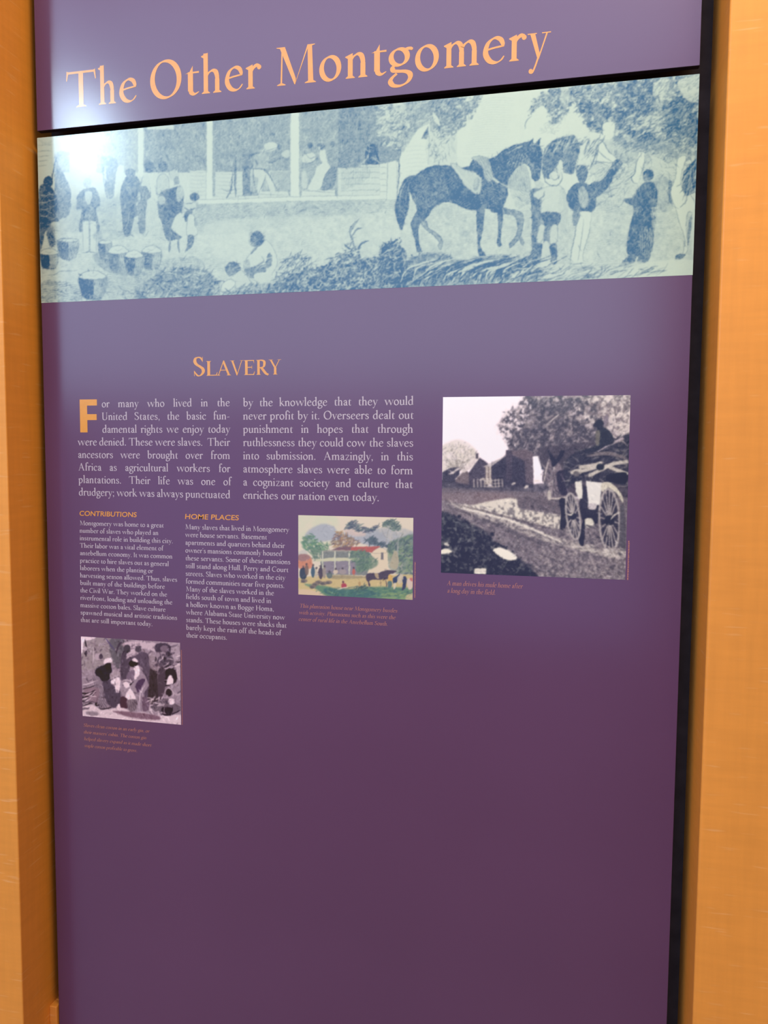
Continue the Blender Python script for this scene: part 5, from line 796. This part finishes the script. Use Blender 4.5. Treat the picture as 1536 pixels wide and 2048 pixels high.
# gallery lamp: its mirror image is the glare in the upper left corner
lamp = thing('spotlight', 'hanging spotlight with a dark housing and bluish white lens facing the exhibit panels', 'lamp', LAMP)
for k, (r0, z0, r1, z1, nm, mm) in enumerate(((LR*1.25, .0, LR*1.1, .3, 'lamp_housing', M_FRAME),)):
    n = 24; V = [(r0*math.cos(2*math.pi*i/n), -.004, r0*LASP*math.sin(2*math.pi*i/n)) for i in range(n)]+[(r1*math.cos(2*math.pi*i/n), -z1, r1*LASP*math.sin(2*math.pi*i/n)) for i in range(n)]
    put(nm, V, [(i, (i+1) % n, n+(i+1) % n, n+i) for i in range(n)]+[tuple(range(n, 2*n))], mm, lamp)
n = 32; put('lamp_glass', [(LR*math.cos(2*math.pi*i/n), 0, LR*LASP*math.sin(2*math.pi*i/n)) for i in range(n)], [tuple(range(n))], glow('lamp_glass', LCOL, LSTR), lamp)
box('lamp_rod', -.012, .012, -.17, -.146, LR*LASP, ZC-LAMP[2], M_FRAME, lamp)

# ------------------------------------------------------------------ the header board with the title
Z_HB, Z_MT, Z_MB = 2.2237, 2.2107, 1.8975
W = 1.2
hd = thing('header_panel', 'purple header board with the large orange title "The Other Montgomery" above the black gap', 'sign', (0, 0, Z_HB))
def rebase(o, p): o.location = (-p.location.x, -p.location.y, -p.location.z); return o
rebase(box('board', 0, W, 0, .012, Z_HB, 2.80, M_PURPLE, hd, bev=.0006, seg=1, edge=M_EDGE), hd)
rebase(box('mounting_batten', .1, W-.1, .012, YB, 2.45, 2.52, M_BLACK, hd), hd)
zb = (at(162.3, 214.)[1]+at(1027, 121.2)[1]+at(690, 159.)[1])/3
TH = TITLE_H/640
title = []
for ch, a, b in (('T', 133.7, 193), ('h', 197.5, 232), ('e', 239, 273.5), ('O', 301, 363.5), ('t', 371, 398.5), ('h', 403, 443), ('e', 450, 486), ('r', 492, 523),
                 ('M', 553, 632), ('o', 638.6, 682.6), ('n', 690.5, 735), ('t', 742.5, 773), ('g', 776, 826), ('o', 830, 877.5), ('m', 887.5, 957.5), ('e', 965.5, 1009), ('r', 1017.5, 1052.5), ('y', 1054.5, 1101)):
    pl, _ = glyph(ch, 88., 30.); P = np.vstack(pl); l, r = P[:, 0].min(), P[:, 0].max()
    za = zb; xa, xb = at(a, proj(np.array(at(a, 150)[0]), 0., np.array(zb))[1])[0], at(b, proj(np.array(at(b, 100)[0]), 0., np.array(zb))[1])[0]
    k = (xb-xa)/(r-l); title += [np.stack([xa+(p[:, 0]-l)*k, za+p[:, 1]*TH], 1) for p in pl]
rebase(flat('title_lettering', title, M_ORANGE, hd, label='large orange serif lettering reading The Other Montgomery'), hd)

# ------------------------------------------------------------------ the main text board
mp = thing('text_panel', 'tall purple exhibit board with blue engraving, two text columns and three pictures, headed SLAVERY', 'sign', (0, 0, .12))
ZB = .12
rb = lambda o: rebase(o, mp)
rb(box('board', 0, W, 0, .012, ZB, Z_MT, M_PURPLE, mp, bev=.0006, seg=1, edge=M_EDGE))
for z in (2.0, 1.2): rb(box('mounting_batten', .1, W-.1, .012, YB, z, z+.07, M_BLACK, mp))
PAPER = to_lin(np.array(PAPER_C)); INK = to_lin(np.array(INK_C))
def ink_col(c):
    t = np.clip(c[..., :1]*1.12, 0, 1)**.92; return PAPER*(1-t)+INK*t
rb(picture('mural_print', paint_mural(), ink_col, 0., W, Z_MB, Z_MT, .00112, mp, 'long pale green and blue engraving of a plantation yard with a saddled dark horse'))
def pic(name, fn, cor, step, label, con=1., sat=1., tint=(1, .98, .88)):
    P = [at(*c) for c in cor]; x0 = (P[0][0]+P[2][0])/2; x1 = (P[1][0]+P[3][0])/2; z1 = (P[0][1]+P[1][1])/2; z0 = (P[2][1]+P[3][1])/2
    rb(picture(name, fn(), lambda c: to_lin(np.clip((c.mean(-1, keepdims=True)*(1-sat)+c*sat-.5)*con+.5, .02, .97))*PGAIN*np.array(tint), x0, x1, z0, z1, step, mp, label)); return x0, x1, z0, z1
w1 = pic('photograph_print', paint_wagon, [(885, 794), (1259.5, 790.5), (883, 1145), (1252, 1160)], .0009, 'square black and white photograph of a man driving a mule wagon past cabins', 1.34, .6)
w2 = pic('color_print', paint_plantation, [(597, 1030), (827, 1036), (596.5, 1188.5), (825, 1200)], .0008, 'small coloured print of a white columned house with a red roof', 1.08)
w3 = pic('engraving_print', paint_field, [(163, 1272.5), (361, 1286), (164.5, 1433), (361.5, 1448)], .0008, 'small grey engraving of people bending over baskets in a field', 1.55, .7)
# heading in capitals and small capitals
zh = (at(388.4, 751.4)[1]+at(562, 749.4)[1])/2; hp = []
k1 = 1/(proj(np.array(.3), 0., np.array(zh))[1]-proj(np.array(.3), 0., np.array(zh+1e-3))[1])*1e-3    # metres of height per pixel
for i, (ch, a, b) in enumerate((('S', 387, 410), ('L', 413, 435.5), ('A', 434, 462), ('V', 460.5, 487.5), ('E', 488.5, 510), ('R', 513, 538), ('Y', 537.5, 562.5))):
    pl, _ = glyph(ch, 112., 44.); P = np.vstack(pl); l, r = P[:, 0].min(), P[:, 0].max(); xa, xb = at(a, 750)[0], at(b, 750)[0]
    hp += [np.stack([xa+(p[:, 0]-l)*(xb-xa)/(r-l), zh+p[:, 1]*(37. if i == 0 else 29.)*k1/640], 1) for p in pl]
rb(flat('heading_lettering', hp, M_ORANGE, mp, label='orange serif heading reading SLAVERY'))
# drop capital F
fx0, fx1 = at(160, 830)[0], at(194.4, 830)[0]; fz0, fz1 = at(170, 864.8)[1], at(170, 799)[1]; fw = (fx1-fx0)/34.4
rb(flat('drop_capital', [np.array([(fx0, fz0), (fx0+14.6*fw, fz0), (fx0+14.6*fw, fz1), (fx0, fz1)]), np.array([(fx0+14.6*fw, fz1-10.8*fw), (fx1, fz1-10.8*fw), (fx1, fz1), (fx0+14.6*fw, fz1)]),
   np.array([(fx0+14.6*fw, fz1-36.5*fw), (fx1-1.*fw, fz1-36.5*fw), (fx1-1.*fw, fz1-26*fw), (fx0+14.6*fw, fz1-26*fw)])], M_ORANGE, mp, label='tall orange sans-serif letter F opening the text'))
# body text, two justified columns
s_b = 15.5*k1/640; XSC = 1.07
def column(lines, lx, rx, xref, y1, y2, s, m, just, wt=84., thin=42., slant=0., nm='text_line', track=0.):
    z1 = at(xref, y1)[1]; z2 = at(xref, y2)[1]; n = len(lines)-1
    for i, t in enumerate(lines):
        z = z1+(z2-z1)*i/max(n, 1); py = y1+(y2-y1)*i/max(n, 1)
        a = lx[i] if isinstance(lx, (list, tuple)) else lx; b = rx[i] if isinstance(rx, (list, tuple)) else rx
        rb(text_line(nm, t, m, mp, at(a, py)[0], at(b, py)[0], z, s, wt=wt, thin=thin, slant=slant, justify=just, track=track))
column(["or many who lived in the", "United States, the basic fun-", "damental rights we enjoy today", "were denied. These were slaves.  Their", "ancestors were brought over from", "Africa as agricultural workers for", "plantations. Their life was one of", "drudgery; work was always punctuated"],
       [203.3, 203.3, 204.5, 155.5, 156, 156, 157, 157.5], [460, 460, 460.5, 460.5, 460.5, 461, 463, 461], 330, 813.5, 994.2, s_b, M_BODY, True)
column(["by the knowledge that they would", "never profit by it. Overseers dealt out", "punishment in hopes that through", "ruthlessness they could cow the slaves", "into submission. Amazingly, in this", "atmosphere slaves were able to form", "a cognizant society and culture that", "enriches our nation even today."],
       486, [827.5, 827.5, 826.5, 827, 826.5, 826, 826, 759], 656, 811.3, 1000.5, s_b*1.02, M_BODY, True)
s_s = 9.6*k1/640
column(["Montgomery was home to a great", "number of slaves who played an", "instrumental role in building this city.", "Their labor was a vital element of", "antebellum economy. It was common", "practice to hire slaves out as general", "laborers when the planting or", "harvesting season allowed. Thus, slaves", "built many of the buildings before", "the Civil War. They worked on the", "riverfront, loading and unloading the", "massive cotton bales. Slave culture", "spawned musical and artistic traditions", "that are still important today."],
       [159.2+.14*i for i in range(14)], [327.7, 317.2, 346.4, 327, 345, 338, 306.7, 354.6, 330, 334.4, 345, 331.4, 354.6, 305.5], 159, 1050.2, 1243.4, s_s, M_BODY, False, 92., 50.)
column(["Many slaves that lived in Montgomery", "were house servants. Basement", "apartments and quarters behind their", "owner's mansions commonly housed", "these servants. Some of these mansions", "still stand along Hull, Perry and Court", "streets. Slaves who worked in the city", "formed communities near five points.", "Many of the slaves worked in the", "fields south of town and lived in", "a hollow known as Bogge Homa,", "where Alabama State University now", "stands. These houses were shacks that", "barely kept the rain off the heads of", "their occupants."],
       [370.2+.16*i for i in range(15)], [578.5, 534.2, 570, 564.7, 581, 577.2, 571, 569.4, 548.3, 542.8, 548.3, 570, 573.3, 562.5, 454.5], 370, 1058.2, 1274.3, s_s*1.05, M_BODY, False, 92., 50.)
# orange sans-serif subheadings in the built-in face
def sans(text, a, b, py, h, label):
    cu = bpy.data.curves.new('subheading', 'FONT'); cu.body = text; cu.size = 1.; cu.offset = .011
    ob = bpy.data.objects.new('subheading', cu); COL.objects.link(ob); dg = bpy.context.evaluated_depsgraph_get()
    me = bpy.data.meshes.new_from_object(ob.evaluated_get(dg)); bpy.data.objects.remove(ob); bpy.data.curves.remove(cu)
    co = np.zeros(len(me.vertices)*3); me.vertices.foreach_get('co', co); co = co.reshape(-1, 3); l, r = co[:, 0].min(), co[:, 0].max(); t = co[:, 1].max()
    x0, z0 = at(a, py); x1 = at(b, py)[0]
    V = np.stack([x0+(co[:, 0]-l)*(x1-x0)/(r-l)+co[:, 1]*.0014, np.full(len(co), -.0002), z0+co[:, 1]*h*k1/t], 1)
    F = [tuple(p.vertices) for p in me.polygons]; bpy.data.meshes.remove(me)
    o = put('subheading', V, F, M_ORANGE, mp); o['label'] = label; rb(o)
sans('CONTRIBUTIONS', 159, 273, 1031.2, 10.2, 'orange sans-serif subheading CONTRIBUTIONS')
sans('HOME PLACES', 370.2, 477.3, 1037.6, 10.2, 'orange sans-serif subheading HOME PLACES')
# italic captions under the pictures
s_c = 7.0*k1/640
column(["This plantation house near Montgomery bustles", "with activity. Plantations such as this were the", "center of rural life in the Antebellum South."], [598.5, 597.5, 597], [794.5, 791, 775.5], 598, 1215.0, 1241.5, s_c*1.1, M_CAPT, False, 84., 40., .22, 'caption_line')
column(["A man drives his mule home after", "a long day in the field."], [893, 894], [1045, 991], 893, 1170.3, 1185.3, s_c*1.25, M_CAPT, False, 84., 40., .22, 'caption_line')
column(["Slaves clean cotton in an early gin, or", "their masters' cabin. The cotton gin", "helped slavery expand as it made short", "staple cotton profitable to grow."], [166.5, 167, 168, 168.5], [298.5, 292.5, 302.5, 274.5], 167, 1453.0, 1493.5, s_c, M_CAPT, False, 84., 40., .22, 'caption_line')
# hair-fine upright credit lines beside the pictures, too small to read
def credit(x, z0, z1, wd):
    r = np.random.RandomState(int(x*1000)); P = []; z = z0
    while z < z1:
        h = wd*(.4+r.rand()*.9); P.append(np.array([(x, z), (x+wd*(.6+.4*r.rand()), z), (x+wd*(.6+.4*r.rand()), z+h*.7), (x, z+h*.7)])); z += h
    rb(flat('credit_line', P, M_CAPT, mp))
credit(w1[1]+.003, w1[2], at(1256, 1082)[1], .0028); credit(w2[1]+.003, w2[2]+.004, at(831, 1125)[1], .0022); credit(w3[1]+.002, w3[2], at(364, 1300)[1], .0016)
